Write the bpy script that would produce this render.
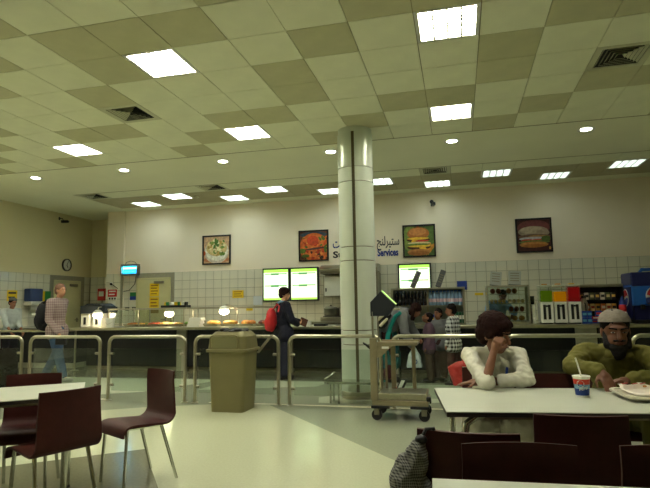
import bpy, bmesh, math, random
from mathutils import Vector, Matrix, noise
random.seed(7)
PI = math.pi
for o in list(bpy.data.objects):
    bpy.data.objects.remove(o)
S = bpy.context.scene
C = S.collection

# ------------------------------------------------------------------ camera
CAMH = 1.30
yaw, pitch, roll, fpx = 0.2447, 0.1156, -0.0167, 529.92
fw = Vector((-math.sin(yaw)*math.cos(pitch), math.cos(yaw)*math.cos(pitch), math.sin(pitch)))
rt = Vector((math.cos(yaw), math.sin(yaw), 0)); up = rt.cross(fw)
r2 = rt*math.cos(roll)+up*math.sin(roll); u2 = -rt*math.sin(roll)+up*math.cos(roll)
cd = bpy.data.cameras.new('camera'); cam = bpy.data.objects.new('camera', cd); C.objects.link(cam)
cd.sensor_fit = 'HORIZONTAL'; cd.sensor_width = 36; cd.lens = fpx/650*36; cd.clip_start = .05
cam.matrix_world = Matrix(((r2.x, u2.x, -fw.x, 0), (r2.y, u2.y, -fw.y, 0), (r2.z, u2.z, -fw.z, CAMH), (0, 0, 0, 1)))
S.camera = cam
# ------------------------------------------------------------------ world, exposure
w = bpy.data.worlds.new('world'); S.world = w; w.use_nodes = True
w.node_tree.nodes['Background'].inputs[0].default_value = (.5, .5, .4, 1)
w.node_tree.nodes['Background'].inputs[1].default_value = .02
S.view_settings.view_transform = 'Standard'; S.view_settings.look = 'None'
S.view_settings.gamma = 1; S.view_settings.use_curve_mapping = False
S.view_settings.exposure = 1.85
LIGHT = 16.0            # radiance of the fluorescent ceiling fittings
LCOL = (1.0, .97, .83)
CZ = 3.913             # ceiling height

# ------------------------------------------------------------------ materials
def lin(c):
    c = c/255.
    return c/12.92 if c <= .04045 else ((c+.055)/1.055)**2.4
def rgb(r, g, b): return (lin(r), lin(g), lin(b), 1)
MATS = {}
def mat(name, col, rough=.5, metal=0, var=0, scale=8, bump=0, bscale=60, spec=.5, emit=None, es=0, alpha=1, trans=0, stretch=None, coat=0, ior=1.45):
    if name in MATS: return MATS[name]
    m = bpy.data.materials.new(name); m.use_nodes = True; MATS[name] = m
    nt = m.node_tree; b = nt.nodes['Principled BSDF']
    c = rgb(*col)
    b.inputs['Base Color'].default_value = c
    b.inputs['Roughness'].default_value = rough; b.inputs['Metallic'].default_value = metal
    b.inputs['Specular IOR Level'].default_value = spec; b.inputs['Coat Weight'].default_value = coat
    b.inputs['IOR'].default_value = ior
    if trans: b.inputs['Transmission Weight'].default_value = trans
    if alpha < 1: b.inputs['Alpha'].default_value = alpha
    if emit:
        b.inputs['Emission Color'].default_value = (*emit, 1); b.inputs['Emission Strength'].default_value = es
    if var or bump:
        tc = nt.nodes.new('ShaderNodeTexCoord'); mp = nt.nodes.new('ShaderNodeMapping')
        nt.links.new(tc.outputs['Object'], mp.inputs['Vector'])
        if stretch: mp.inputs['Scale'].default_value = stretch
    if var:
        n = nt.nodes.new('ShaderNodeTexNoise'); n.inputs['Scale'].default_value = scale; n.inputs['Detail'].default_value = 5
        nt.links.new(mp.outputs[0], n.inputs['Vector'])
        r = nt.nodes.new('ShaderNodeValToRGB')
        r.color_ramp.elements[0].position = .3; r.color_ramp.elements[1].position = .7
        r.color_ramp.elements[0].color = tuple(max(0, x*(1-var)) for x in c[:3])+(1,)
        r.color_ramp.elements[1].color = tuple(min(1, x*(1+var)) for x in c[:3])+(1,)
        nt.links.new(n.outputs['Fac'], r.inputs[0]); nt.links.new(r.outputs[0], b.inputs['Base Color'])
    if bump:
        n2 = nt.nodes.new('ShaderNodeTexNoise'); n2.inputs['Scale'].default_value = bscale
        nt.links.new(mp.outputs[0], n2.inputs['Vector'])
        bp = nt.nodes.new('ShaderNodeBump'); bp.inputs['Strength'].default_value = bump; bp.inputs['Distance'].default_value = .01
        nt.links.new(n2.outputs['Fac'], bp.inputs['Height']); nt.links.new(bp.outputs[0], b.inputs['Normal'])
    return m
def check_mat(name, cA, cB, scale, rough=.9):
    m = bpy.data.materials.new(name); m.use_nodes = True; MATS[name] = m
    nt = m.node_tree; b = nt.nodes['Principled BSDF']; b.inputs['Roughness'].default_value = rough
    tc = nt.nodes.new('ShaderNodeTexCoord'); sx = nt.nodes.new('ShaderNodeSeparateXYZ'); nt.links.new(tc.outputs['Object'], sx.inputs[0])
    def stripe(sock):
        a = nt.nodes.new('ShaderNodeMath'); a.operation = 'MULTIPLY'; a.inputs[1].default_value = scale; nt.links.new(sock, a.inputs[0])
        f = nt.nodes.new('ShaderNodeMath'); f.operation = 'FRACT'; nt.links.new(a.outputs[0], f.inputs[0])
        g = nt.nodes.new('ShaderNodeMath'); g.operation = 'GREATER_THAN'; g.inputs[1].default_value = .5; nt.links.new(f.outputs[0], g.inputs[0])
        return g
    add0 = nt.nodes.new('ShaderNodeMath'); add0.operation = 'ADD'; nt.links.new(sx.outputs[0], add0.inputs[0]); nt.links.new(sx.outputs[1], add0.inputs[1])
    g1, g2 = stripe(add0.outputs[0]), stripe(sx.outputs[2])
    ad = nt.nodes.new('ShaderNodeMath'); ad.operation = 'ADD'; nt.links.new(g1.outputs[0], ad.inputs[0]); nt.links.new(g2.outputs[0], ad.inputs[1])
    hv = nt.nodes.new('ShaderNodeMath'); hv.operation = 'MULTIPLY'; hv.inputs[1].default_value = .5; nt.links.new(ad.outputs[0], hv.inputs[0])
    mx = nt.nodes.new('ShaderNodeMix'); mx.data_type = 'RGBA'
    mx.inputs[6].default_value = rgb(*cA); mx.inputs[7].default_value = rgb(*cB)
    nt.links.new(hv.outputs[0], mx.inputs[0]); nt.links.new(mx.outputs[2], b.inputs['Base Color'])
    return m

M_tile_l = mat('ceiling_tile_light', (240, 241, 212), .95, var=.04, scale=3, bump=.1, bscale=180)
M_tile_d = mat('ceiling_tile_dark', (206, 203, 165), .95, var=.05, scale=4, bump=.25, bscale=220)
M_tile_g = mat('ceiling_tile_grey', (190, 183, 148), .95, var=.05, scale=4, bump=.2, bscale=220)
M_gyps = mat('gypsum_paint', (240, 240, 212), .9, var=.02, scale=1.5)
M_grid = mat('ceiling_grid', (150, 140, 100), .7)
M_wall = mat('wall_paint', (240, 228, 203), .85, var=.02, scale=1.2)
M_wallL = mat('wall_paint_cream', (224, 214, 170), .85, var=.02, scale=1.2)
M_wtile = mat('wall_tile_glaze', (222, 218, 196), .22, var=.05, scale=2.3)
M_grout = mat('tile_grout', (156, 151, 128), .9, var=.08, scale=20)
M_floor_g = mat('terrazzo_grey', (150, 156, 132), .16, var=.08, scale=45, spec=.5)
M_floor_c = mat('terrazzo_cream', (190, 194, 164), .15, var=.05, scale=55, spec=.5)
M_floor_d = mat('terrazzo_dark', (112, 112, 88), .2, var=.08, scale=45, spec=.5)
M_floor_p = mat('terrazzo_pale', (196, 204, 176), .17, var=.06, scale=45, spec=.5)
M_strip = mat('divider_strip', (190, 184, 150), .4, .3)
M_steel = mat('brushed_steel', (176, 172, 150), .3, .9, var=.06, scale=30)
M_steeld = mat('dull_steel', (142, 136, 116), .45, .75, var=.08, scale=20)
M_chrome = mat('chrome_leg', (186, 188, 180), .18, 1)
def glass_mat(name, tint, refl=1.0):
    m = bpy.data.materials.new(name); m.use_nodes = True; nt = m.node_tree; nt.nodes.clear()
    out = nt.nodes.new('ShaderNodeOutputMaterial'); mx = nt.nodes.new('ShaderNodeMixShader'); tr = nt.nodes.new('ShaderNodeBsdfTransparent'); gl = nt.nodes.new('ShaderNodeBsdfGlossy'); fr = nt.nodes.new('ShaderNodeFresnel')
    tr.inputs[0].default_value = (*tint, 1); gl.inputs['Roughness'].default_value = .04; gl.inputs[0].default_value = (refl, refl, refl, 1); fr.inputs[0].default_value = 1.45
    nt.links.new(fr.outputs[0], mx.inputs[0]); nt.links.new(tr.outputs[0], mx.inputs[1]); nt.links.new(gl.outputs[0], mx.inputs[2]); nt.links.new(mx.outputs[0], out.inputs[0])
    return m
M_glass = glass_mat('clear_glass', (.86, .91, .87))
M_brown = mat('chair_brown_laminate', (66, 29, 25), .5, var=.12, scale=14, bump=.05, bscale=90, spec=.25)
M_brown_e = mat('chair_edge_brown', (104, 52, 40), .5)
M_table = mat('table_white_laminate', (204, 208, 190), .28, var=.02, scale=6)
M_tedge = mat('table_edge_dark', (40, 34, 30), .5)
M_black = mat('black_plastic', (22, 22, 22), .45)
M_dark = mat('dark_panel', (30, 32, 34), .35, var=.1, scale=5)
M_bin = mat('bin_olive_plastic', (114, 108, 68), .55, var=.04, scale=6, bump=.05, bscale=120)
M_col = mat('column_cladding', (206, 214, 196), .3, .15, var=.02, scale=2)
M_seam = mat('column_seam', (96, 88, 60), .5, .3)
M_frame = mat('picture_frame_black', (26, 20, 18), .4)
M_door = mat('door_cream_paint', (206, 200, 150), .5, var=.02)
M_yellow = mat('sign_yellow', (236, 200, 30), .5)
M_red = mat('sign_red', (205, 40, 40), .5)
M_white = mat('white_plastic', (232, 232, 222), .4)
M_blue = mat('sign_blue', (30, 60, 150), .5)
M_green = mat('sign_green', (40, 130, 60), .5)
M_ink = mat('ink_dark', (40, 36, 34), .6)
M_inkblue = mat('ink_blue', (28, 58, 140), .6)
M_rubber = mat('caster_rubber', (28, 26, 26), .7)

# ------------------------------------------------------------------ mesh builder
class MB:
    def __init__(s): s.v = []; s.f = []; s.m = []; s.cur = 0
    def add(s, vs, fs):
        b = len(s.v); s.v += [tuple(x) for x in vs]
        for f in fs: s.f.append(tuple(i+b for i in f)); s.m.append(s.cur)
        return s
    def box(s, x0, x1, y0, y1, z0, z1):
        v = [(x, y, z) for z in (z0, z1) for y in (y0, y1) for x in (x0, x1)]
        return s.add(v, [(0, 2, 3, 1), (4, 5, 7, 6), (0, 1, 5, 4), (2, 6, 7, 3), (0, 4, 6, 2), (1, 3, 7, 5)])
    def cbox(s, c, d): return s.box(c[0]-d[0]/2, c[0]+d[0]/2, c[1]-d[1]/2, c[1]+d[1]/2, c[2]-d[2]/2, c[2]+d[2]/2)
    def tube(s, pts, r, n=10, closed=False):
        pts = [Vector(p) for p in pts]; rs = r if isinstance(r, (list, tuple)) else [r]*len(pts)
        rings = []; prev = None
        for i, p in enumerate(pts):
            a = pts[i-1] if i else p; b = pts[i+1] if i < len(pts)-1 else p
            t = (b-a)
            if t.length < 1e-9: t = Vector((0, 0, 1))
            t.normalize()
            if prev is None:
                h = Vector((0, 0, 1)) if abs(t.z) < .9 else Vector((1, 0, 0))
                prev = t.cross(h).normalized()
            else:
                prev = (prev-t*prev.dot(t)).normalized()
            q = t.cross(prev)
            rings.append([p+(prev*math.cos(2*PI*k/n)+q*math.sin(2*PI*k/n))*rs[i] for k in range(n)])
        vs = [x for R in rings for x in R]; fs = []
        for i in range(len(rings)-1):
            for k in range(n):
                a, b = i*n+k, i*n+(k+1) % n
                fs.append((a, b, b+n, a+n))
        fs.append(tuple(range(n-1, -1, -1))); L = (len(rings)-1)*n
        fs.append(tuple(range(L, L+n)))
        return s.add(vs, fs)
    def cyl(s, p0, p1, r0, r1=None, n=16): return s.tube([p0, p1], [r0, r0 if r1 is None else r1], n)
    def lathe(s, prof, n=20, c=(0, 0, 0)):
        vs = []; fs = []
        for (r, z) in prof:
            for k in range(n):
                a = 2*PI*k/n; vs.append((c[0]+r*math.cos(a), c[1]+r*math.sin(a), c[2]+z))
        for i in range(len(prof)-1):
            for k in range(n):
                a, b = i*n+k, i*n+(k+1) % n
                fs.append((a, b, b+n, a+n))
        fs.append(tuple(range(n-1, -1, -1))); L = (len(prof)-1)*n; fs.append(tuple(range(L, L+n)))
        return s.add(vs, fs)
    def prism(s, pts, axis, a0, a1):
        # outline pts (2-D, counter clockwise) pushed along an axis: 'x' -> (a,p,q), 'y' -> (p,a,q), 'z' -> (p,q,a)
        def P(p, a):
            return {'x': (a, p[0], p[1]), 'y': (p[0], a, p[1]), 'z': (p[0], p[1], a)}[axis]
        n = len(pts); vs = [P(p, a0) for p in pts]+[P(p, a1) for p in pts]
        fs = [tuple(range(n-1, -1, -1)), tuple(range(n, 2*n))]+[(i, (i+1) % n, (i+1) % n+n, i+n) for i in range(n)]
        return s.add(vs, fs)
    def ell(s, c, r, R=None, nu=14, nv=9):
        c = Vector(c); vs = []; fs = []
        for j in range(nv+1):
            th = PI*j/nv
            for k in range(nu):
                a = 2*PI*k/nu
                p = Vector((r[0]*math.sin(th)*math.cos(a), r[1]*math.sin(th)*math.sin(a), r[2]*math.cos(th)))
                if R is not None: p = R @ p
                vs.append(c+p)
        for j in range(nv):
            for k in range(nu):
                a, b = j*nu+k, j*nu+(k+1) % nu
                if j == 0: fs.append((a, a+nu, b+nu))
                elif j == nv-1: fs.append((a, a+nu, b))
                else: fs.append((a, a+nu, b+nu, b))
        return s.add(vs, fs)
    def cap(s, p0, p1, r0, r1=None, n=12):
        r1 = r0 if r1 is None else r1; p0 = Vector(p0); p1 = Vector(p1); t = (p1-p0)
        if t.length < 1e-6: return s.ell(p0, (r0, r0, r0))
        t.normalize(); pts = []; rs = []
        for a in (85, 60, 35, 12): pts.append(p0-t*r0*math.sin(math.radians(a))); rs.append(r0*math.cos(math.radians(a)))
        pts.append(p0); rs.append(r0); pts.append(p1); rs.append(r1)
        for a in (12, 35, 60, 85): pts.append(p1+t*r1*math.sin(math.radians(a))); rs.append(r1*math.cos(math.radians(a)))
        return s.tube(pts, rs, n)
    def build(s, name, mats, parent=None, smooth=False, bevel=0, seg=2, loc=None):
        me = bpy.data.meshes.new(name); me.from_pydata(s.v, [], s.f)
        ms = mats if isinstance(mats, (list, tuple)) else [mats]
        for m in ms: me.materials.append(m)
        if len(ms) > 1: me.polygons.foreach_set('material_index', s.m)
        bm = bmesh.new(); bm.from_mesh(me); bmesh.ops.recalc_face_normals(bm, faces=bm.faces)
        bm.to_mesh(me); bm.free()
        if smooth:
            me.polygons.foreach_set('use_smooth', [True]*len(me.polygons))
            try: me.set_sharp_from_angle(angle=math.radians(42))
            except Exception: pass
        o = bpy.data.objects.new(name, me); C.objects.link(o)
        if parent is not None: o.parent = parent
        if loc is not None: o.location = loc
        if bevel:
            b = o.modifiers.new('bevel', 'BEVEL'); b.width = bevel; b.segments = seg; b.limit_method = 'ANGLE'; b.angle_limit = math.radians(40)
        return o
def BX(name, m, parent, x0, x1, y0, y1, z0, z1, bevel=0, smooth=False):
    return MB().box(x0, x1, y0, y1, z0, z1).build(name, m, parent, smooth, bevel)
def tag(o, label, cat, group=None, kind=None):
    o['label'] = label; o['category'] = cat
    if group: o['group'] = group
    if kind: o['kind'] = kind
    return o
def thing(name, label, cat, loc=(0, 0, 0), rz=0, group=None):
    o = bpy.data.objects.new(name, None); C.objects.link(o); o.empty_display_size = .1
    o.location = loc; o.rotation_euler = (0, 0, rz)
    return tag(o, label, cat, group)
def struct(o):
    o['kind'] = 'structure'; return o
def dup(root, loc, rz=None, label=None, group=None):
    r = root.copy(); C.objects.link(r); r.location = loc
    if rz is not None: r.rotation_euler = (0, 0, rz)
    if label: r['label'] = label
    if group: r['group'] = group
    for ch in list(root.children):
        c = ch.copy(); C.objects.link(c); c.parent = r
        for g in ch.children:
            d = g.copy(); C.objects.link(d); d.parent = c
    return r
def rrect(w, h, r, n=5):
    out = []
    for cx, cy, a0 in ((w/2-r, h/2-r, 0), (-w/2+r, h/2-r, 90), (-w/2+r, -h/2+r, 180), (w/2-r, -h/2+r, 270)):
        for k in range(n+1):
            a = math.radians(a0+90*k/n); out.append((cx+r*math.cos(a), cy+r*math.sin(a)))
    return out

# ================================================================== THE SETTING
XL, XR, YB, YF = -10.4, 6.2, 12.4, -4.0
# ---- floor: grey terrazzo base with inlaid panels
fl = struct(BX('floor', M_floor_g, None, XL-.2, XR+.2, YF-.2, YB+1.2, -.12, 0))
def panel(pts, m, h=.0015, name='floor_panel'):
    # pts counter clockwise
    return MB().prism(pts, 'z', -.01, h).build(name, m, fl)
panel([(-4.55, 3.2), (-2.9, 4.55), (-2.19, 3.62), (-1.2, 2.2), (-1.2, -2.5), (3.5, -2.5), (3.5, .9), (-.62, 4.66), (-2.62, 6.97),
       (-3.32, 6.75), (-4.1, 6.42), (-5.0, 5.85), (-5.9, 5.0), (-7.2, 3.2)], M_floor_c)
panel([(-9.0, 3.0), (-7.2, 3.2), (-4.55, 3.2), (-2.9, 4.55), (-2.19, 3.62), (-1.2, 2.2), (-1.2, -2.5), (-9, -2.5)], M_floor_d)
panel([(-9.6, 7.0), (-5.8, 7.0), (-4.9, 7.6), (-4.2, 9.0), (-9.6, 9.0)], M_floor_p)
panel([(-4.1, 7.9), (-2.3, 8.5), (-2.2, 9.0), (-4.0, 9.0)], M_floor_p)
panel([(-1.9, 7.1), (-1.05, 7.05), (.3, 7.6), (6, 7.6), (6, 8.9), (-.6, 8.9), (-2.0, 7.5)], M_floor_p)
BX('floor_panel', M_floor_d, fl, XL, XR, 9.1, 10.6, -.01, .0015)  # dark tile band; the counter's shade is put into its colour too
for x0, x1 in ((-9.6, -5.0), (-3.4, 6.0)):
    BX('divider_strip', M_strip, fl, x0, x1, 6.86, 6.92, -.01, .0025)
# ---- walls
wb = struct(BX('wall_back', M_wall, None, -9.12, XR+.2, YB, YB+.2, 0, CZ+.1))
wl = struct(BX('wall_left', M_wallL, None, XL-.2, XL, YF, YB+1.15, 0, CZ+.1))
wa = struct(BX('wall_alcove', M_wallL, None, XL-.2, -8.92, YB+.95, YB+1.15, 0, CZ+.1))
struct(BX('wall_alcove_side', M_wallL, None, -9.12, -8.92, YB+.2, YB+.95, 0, CZ+.1))
struct(BX('wall_right', M_wallL, None, XR, XR+.2, YF, YB, 0, CZ+.1))
struct(BX('wall_front', M_wallL, None, XL, XR, YF-.2, YF, 0, CZ+.1))
struct(BX('wall_pilaster', M_wall, None, -9.13, -8.62, YB-.06, YB, 0, CZ))
# ---- wall tiles on the back wall, 220 mm squares
TS = .2215; TOP = 2.225; T0 = -9.13
tile_me = MB().box(-TS/2+.0048, TS/2-.0048, -.007, .004, -TS/2+.0048, TS/2-.0048)
proto = tile_me.build('wall_tile', M_wtile, wb, bevel=0)
slots = []
nx = int((XR-T0)/TS)
for i in range(nx):
    for j in range(10):
        x = T0+(i+.5)*TS; z = TOP-(j+.5)*TS
        pil = x < -8.62
        if not pil and -8.26 < x < -7.22 and z < 2.12: continue
        slots.append((x, YB-(.06 if pil else 0), z))
def pxl(x, y, z):
    v = Vector((x, y, z-CAMH)); d = v.dot(fw); return 325+fpx*v.dot(r2)/d, 244-fpx*v.dot(u2)/d
vis = []
for s_ in slots:
    p = pxl(*s_)
    hidden = (-4.7 < s_[0] < -3.25 and 1.42 < s_[2] < 2.1) or (338 < p[0] < 376)
    vis.append((0 if (s_[2] > .95 and p[0] < 655 and not hidden) else 1, -s_[0]))
order = sorted(range(len(slots)), key=lambda i: vis[i])
rest = MB()
for n_, i in enumerate(order):
    x, y, z = slots[i]
    if n_ == 0: proto.location = (x, y, z)
    elif n_ < 300:
        c = proto.copy(); C.objects.link(c); c.location = (x, y, z)
    else:
        rest.box(x-TS/2+.0048, x+TS/2-.0048, y-.007, y+.004, z-TS/2+.0048, z+TS/2-.0048)
ro = rest.build('wall_tile_field', M_wtile, wb); ro['kind'] = 'stuff'
BX('grout_bed', M_grout, wb, T0, XR, YB-.003, YB+.01, 0, TOP)
BX('grout_bed', M_grout, wb, T0, -8.62, YB-.063, YB-.05, 0, TOP)
rest = MB()
for i in range(75):
    for j in range(10):
        y = 13.3-(i+.5)*TS; z = TOP-(j+.5)*TS
        if y < -3.9 or (11.85 < y < 13.0 and z < 2.15): continue
        rest.box(XL-.004, XL+.007, y-TS/2+.0048, y+TS/2-.0048, z-TS/2+.0048, z+TS/2-.0048)
ro = rest.build('wall_tile_field', M_wtile, wl); ro['kind'] = 'stuff'
BX('grout_bed', M_grout, wl, XL-.01, XL+.003, YF, 13.35, 0, TOP)
rest = MB()
for i in range(6):
    for j in range(10):
        x = XL+(i+.5)*TS; z = TOP-(j+.5)*TS
        rest.box(x-TS/2+.0048, x+TS/2-.0048, YB+.943, YB+.954, z-TS/2+.0048, z+TS/2-.0048)
ro = rest.build('wall_tile_field', M_wtile, wa); ro['kind'] = 'stuff'
BX('grout_bed', M_grout, wa, XL, -9.12, YB+.947, YB+.96, 0, TOP)

# ---- ceiling: slab, grid of lay-in tiles, smooth gypsum band
ce = struct(BX('ceiling', M_grid, None, XL-.2, XR+.2, YF-.2, YB+1.2, CZ+.045, CZ+.2))
GX, GY, T = -.4869*.6, 7.6237*.6, .6
YG0, YG1 = GY+6*T, 10.19       # gypsum band
BX('gypsum_band', M_gyps, ce, XL, XR, YG0, YG1, CZ, CZ+.06)
BX('gypsum_band', M_gyps, ce, XL, -8.47, YG1, YB+.95, CZ, CZ+.06)
BX('gypsum_band', M_gyps, ce, -8.47, XR, 11.99, YB+.2, CZ, CZ+.06)
for y_ in (YG0, YG1): BX('shadow_gap_strip', M_grid, ce, XL if y_ == YG0 else -8.47, XR, y_-.008, y_+.008, CZ-.004, CZ+.04)  # dark strips drawn in for the shadow gap along the band
dark = {(0,-1),(0,3),(1,1),(1,2),(1,5),(2,0),(2,4),(3,0),(3,3),(4,3),(4,0),(-1,-1),(-1,3),(-2,0),(-2,4),(-3,5),(-3,-2),(-3,1),(-3,2),
        (-4,-1),(-4,3),(-5,3),(-5,-1),(-6,4),(-7,5),(-6,-1),(-6,0),(-8,3),(-9,3),(-11,5),(-12,3),(-11,2),(-7,1),(-7,-2),(-8,-1),(-9,-1),(-12,1),(-13,4),(-14,5),(5,1),(5,5),(-9,0)}
tl = MB().box(.004, T-.004, .004, T-.004, 0, .015).build('ceiling_tile', M_tile_l, ce)
td = MB().box(.004, T-.004, .004, T-.004, 0, .015).build('ceiling_tile', M_tile_d, ce)
tg = MB().box(.004, T-.004, .004, T-.004, 0, .015).build('ceiling_tile', M_tile_g, ce)
used = {'l': False, 'd': False, 'g': False}
def put_tile(k, x, y):
    o = {'l': tl, 'd': td, 'g': tg}[k]
    if used[k]:
        o = o.copy(); C.objects.link(o)
    used[k] = True; o.location = (x, y, CZ)
lights_uv = [(u, v) for u in (-15, -10, -5, 0, 5) for v in (-12, -8, -4, 0, 4)]
lights_uv = [q for q in lights_uv if GX+q[0]*T > XL and not (q[0] == 5 or (q[0] == 0 and q[1] < -4) or q[1] < -4)]
vents_uv = [(-7, 2), (3, 2)]
outside = MB()
for u in range(-17, 11):
    for v in range(-15, 6):
        x, y = GX+u*T, GY+v*T
        if x+T < XL or x > XR: continue
        if (u, v) in lights_uv or (u, v) in vents_uv: continue
        k = 'd' if (u, v) in dark else 'l'
        x0 = max(x, XL)
        inview = v >= -3 and abs((pxl(x+.3, y+.3, CZ)[0])-325) < 420 and y > .8
        if inview: put_tile(k, x, y)
        else:
            if v < -2 and random.random() < .25: k = 'd'
            outside.cur = 1 if k == 'd' else 0
            outside.box(x0+.004, min(x+T, XR)-.004, y+.004, y+T-.004, CZ, CZ+.015)
oo = outside.build('ceiling_tile_field', [M_tile_l, M_tile_d], ce); oo['kind'] = 'stuff'
RX = -.65-13*T
rear_lights = {}
for k in range(10):
    rear_lights[(2*k, 2 if k % 2 == 0 else 1)] = 1     # (column, row)
rear_vents = {(12, 0), (4, 0), (-1, 0)}
rear_out = MB()
for i in range(-1, 27):
    for j in range(3):
        x, y = RX+T+i*T, YG1+j*T
        if x > XR or x+T > XR: continue
        # columns counted from the first rear light
        if (i, j) in rear_lights or (i, j) in rear_vents: continue
        if pxl(x, y, CZ)[0] > 690: rear_out.box(x+.004, x+T-.004, y+.004, y+T-.004, CZ, CZ+.015)
        else: put_tile('l' if j == 0 else 'g', x, y)
oo = rear_out.build('ceiling_tile_field', M_tile_g, ce); oo['kind'] = 'stuff'

# ---- fluorescent fittings
M_tube = mat('fluorescent_glow', (255, 255, 245), .5, emit=LCOL, es=LIGHT)
M_lbody = mat('fitting_white', (225, 225, 215), .35)
M_louv = mat('louvre_aluminium', (214, 214, 205), .3, .4)
def make_light():
    t = thing('ceiling_light', 'x', 'light', (0, 0, 0))
    m = MB(); m.box(.005, .04, .005, T-.005, 0, .045); m.box(T-.04, T-.005, .005, T-.005, 0, .045)
    m.box(.04, T-.04, .005, .035, 0, .045); m.box(.04, T-.04, T-.035, T-.005, 0, .045); m.build('frame', M_lbody, t)
    BX('housing', M_lbody, t, .03, T-.03, .03, T-.03, .036, .044)
    wd = (T-.08)/4
    for k in range(4):
        x0 = .04+k*wd
        BX('lamp_strip', M_tube, t, x0+.012, x0+wd-.012, .037, T-.037, .024, .034)
        if k < 3: BX('divider', M_louv, t, x0+wd-.008, x0+wd+.008, .036, T-.036, .002, .036)
    for k in range(9):
        y = .037+(T-.074)*(k+1)/10
        BX('louvre_fin', M_louv, t, .04, T-.04, y-.0012, y+.0012, .0, .023)
    return t
L0 = make_light(); first = True
def put_light(x, y, lab, grp):
    global first
    if first:
        L0.location = (x, y, CZ); L0['label'] = lab; L0['group'] = grp; first = False; return L0
    return dup(L0, (x, y, CZ), None, lab, grp)
for u, v in lights_uv:
    
    lab = 'square fluorescent ceiling light among checkered tiles of the hall'
    if (u, v) == (0, 0): lab = 'largest square ceiling light, above the seated men\'s table'
    if (u, v) == (0, 4): lab = 'square ceiling light two tiles from the edge band, right of the column top'
    if (u, v) == (-5, 0): lab = 'square ceiling light beside the ceiling vent on the camera side of hall'
    if (u, v) == (-5, 4): lab = 'square ceiling light near the edge band between round downlight and vent'
    if (u, v) == (-10, 4): lab = 'square ceiling light next to single dark tile near the left wall'
    put_light(GX+u*T, GY+v*T, lab, 'hall ceiling lights')
rear_labs = ['small square ceiling light above the insect lamp, first in its zigzag row', 'small square ceiling light in front of the salad picture side, between door and smoke detector', 'small square ceiling light next to the smoke detector, near the back wall',
             'small square ceiling light over the space between salad and pizza pictures', 'small square ceiling light partly hidden behind the column, near the back wall', 'small square ceiling light partly hidden on the burger side of the column',
             'small square ceiling light above the burger picture and wall camera', 'dim square ceiling light over the pastry case, near the smooth band', 'dim square ceiling light above the sandwich picture, near the back wall', 'dim square ceiling light over the soda machine, last in its zigzag row']
for (i, j) in rear_lights:
    lo = put_light(RX+T+i*T, YG1+j*T, rear_labs[i//2], 'counter ceiling lights')
    dim = .28 if i < 8 else .2 if i < 13 else .08
    mm = mat('fluorescent_dim_%d' % (dim*100), (235, 245, 255), .5, emit=(.86, 1.0, 1.0), es=LIGHT*dim)
    for c_ in lo.children:
        if c_.name.startswith('lamp_strip'): c_.material_slots[0].link = 'OBJECT'; c_.material_slots[0].material = mm

# ---- downlights in the gypsum band
M_dl = mat('downlight_glow', (255, 255, 245), .5, emit=(1, 1, .86), es=LIGHT*1.2)
def make_down():
    t = thing('downlight', 'small round white downlight in the smooth ceiling band', 'light', (0, 0, 0), group='round downlights')
    MB().lathe([(.062, .0), (.062, -.004), (.098, -.006), (.1, 0)], 24).build('trim_ring', M_lbody, t, True)
    MB().lathe([(.0601, .001), (.0601, -.002), (.03, -.003), (.001, -.003)], 24).build('lens', M_dl, t, True)
    return t
D0 = make_down()
D0.scale = (1.3, 1.3, 1)
D0.location = (-8.05, 8.6, CZ)
for x, lb in ((-6.05, 'round downlight in the smooth band beside the far left square light'), (-4.02, 'round downlight in the smooth band below the middle square light'), (-2.02, 'round downlight in the smooth band touching the column outline'), (0.0, 'round downlight in the smooth band above the burger picture vent'), (2.0, 'round downlight in the smooth band over the sandwich picture')): dup(D0, (x, 8.6, CZ), None, lb)
D0['label'] = 'round downlight in the smooth band closest to the left wall'

# ---- air vents: four-way diffusers
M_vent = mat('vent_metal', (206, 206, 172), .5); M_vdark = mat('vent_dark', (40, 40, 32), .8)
def make_vent():
    t = thing('air_vent', 'x', 'vent', (0, 0, 0))
    m = MB(); 
    m.box(.004, T-.004, .004, .07, 0, .02); m.box(.004, T-.004, T-.07, T-.004, 0, .02); m.box(.004, .07, .07, T-.07, 0, .02); m.box(T-.07, T-.004, .07, T-.07, 0, .02)
    m.build('frame', M_vent, t)
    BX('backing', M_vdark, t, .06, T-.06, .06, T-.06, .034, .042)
    c = T/2
    for k in range(5):
        h = .225-k*.042
        a, b = h, h-.03
        vs = []
        for r_, z in ((a, .004), (b, .030)):
            vs += [(c-r_, c-r_, z), (c+r_, c-r_, z), (c+r_, c+r_, z), (c-r_, c+r_, z)]
        for r_, z in ((a-.003, .006), (b-.003, .032)):
            vs += [(c-r_, c-r_, z), (c+r_, c-r_, z), (c+r_, c+r_, z), (c-r_, c+r_, z)]
        fs = [(i, (i+1) % 4, 4+(i+1) % 4, 4+i) for i in range(4)]+[(8+i, 12+i, 12+(i+1) % 4, 8+(i+1) % 4) for i in range(4)]
        mm_ = MB(); mm_.add(vs, fs[:4]); mm_.cur = 1; mm_.f += [f_ for f_ in fs[4:]]; mm_.m = [0, 1, 0, 1, 0, 0, 1, 0]; mm_.build('louvre', [M_vent, M_vdark], t)  # some blade faces coloured dark to stand for shade between the blades
    return t
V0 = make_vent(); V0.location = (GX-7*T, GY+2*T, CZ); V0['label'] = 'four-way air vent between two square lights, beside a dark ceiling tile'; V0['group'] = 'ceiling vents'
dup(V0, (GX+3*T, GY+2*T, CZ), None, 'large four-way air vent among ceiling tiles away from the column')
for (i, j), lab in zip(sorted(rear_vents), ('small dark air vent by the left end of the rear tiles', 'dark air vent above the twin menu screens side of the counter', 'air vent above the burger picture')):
    dup(V0, (RX+T+i*T, YG1+j*T, CZ), None, lab)
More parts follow.
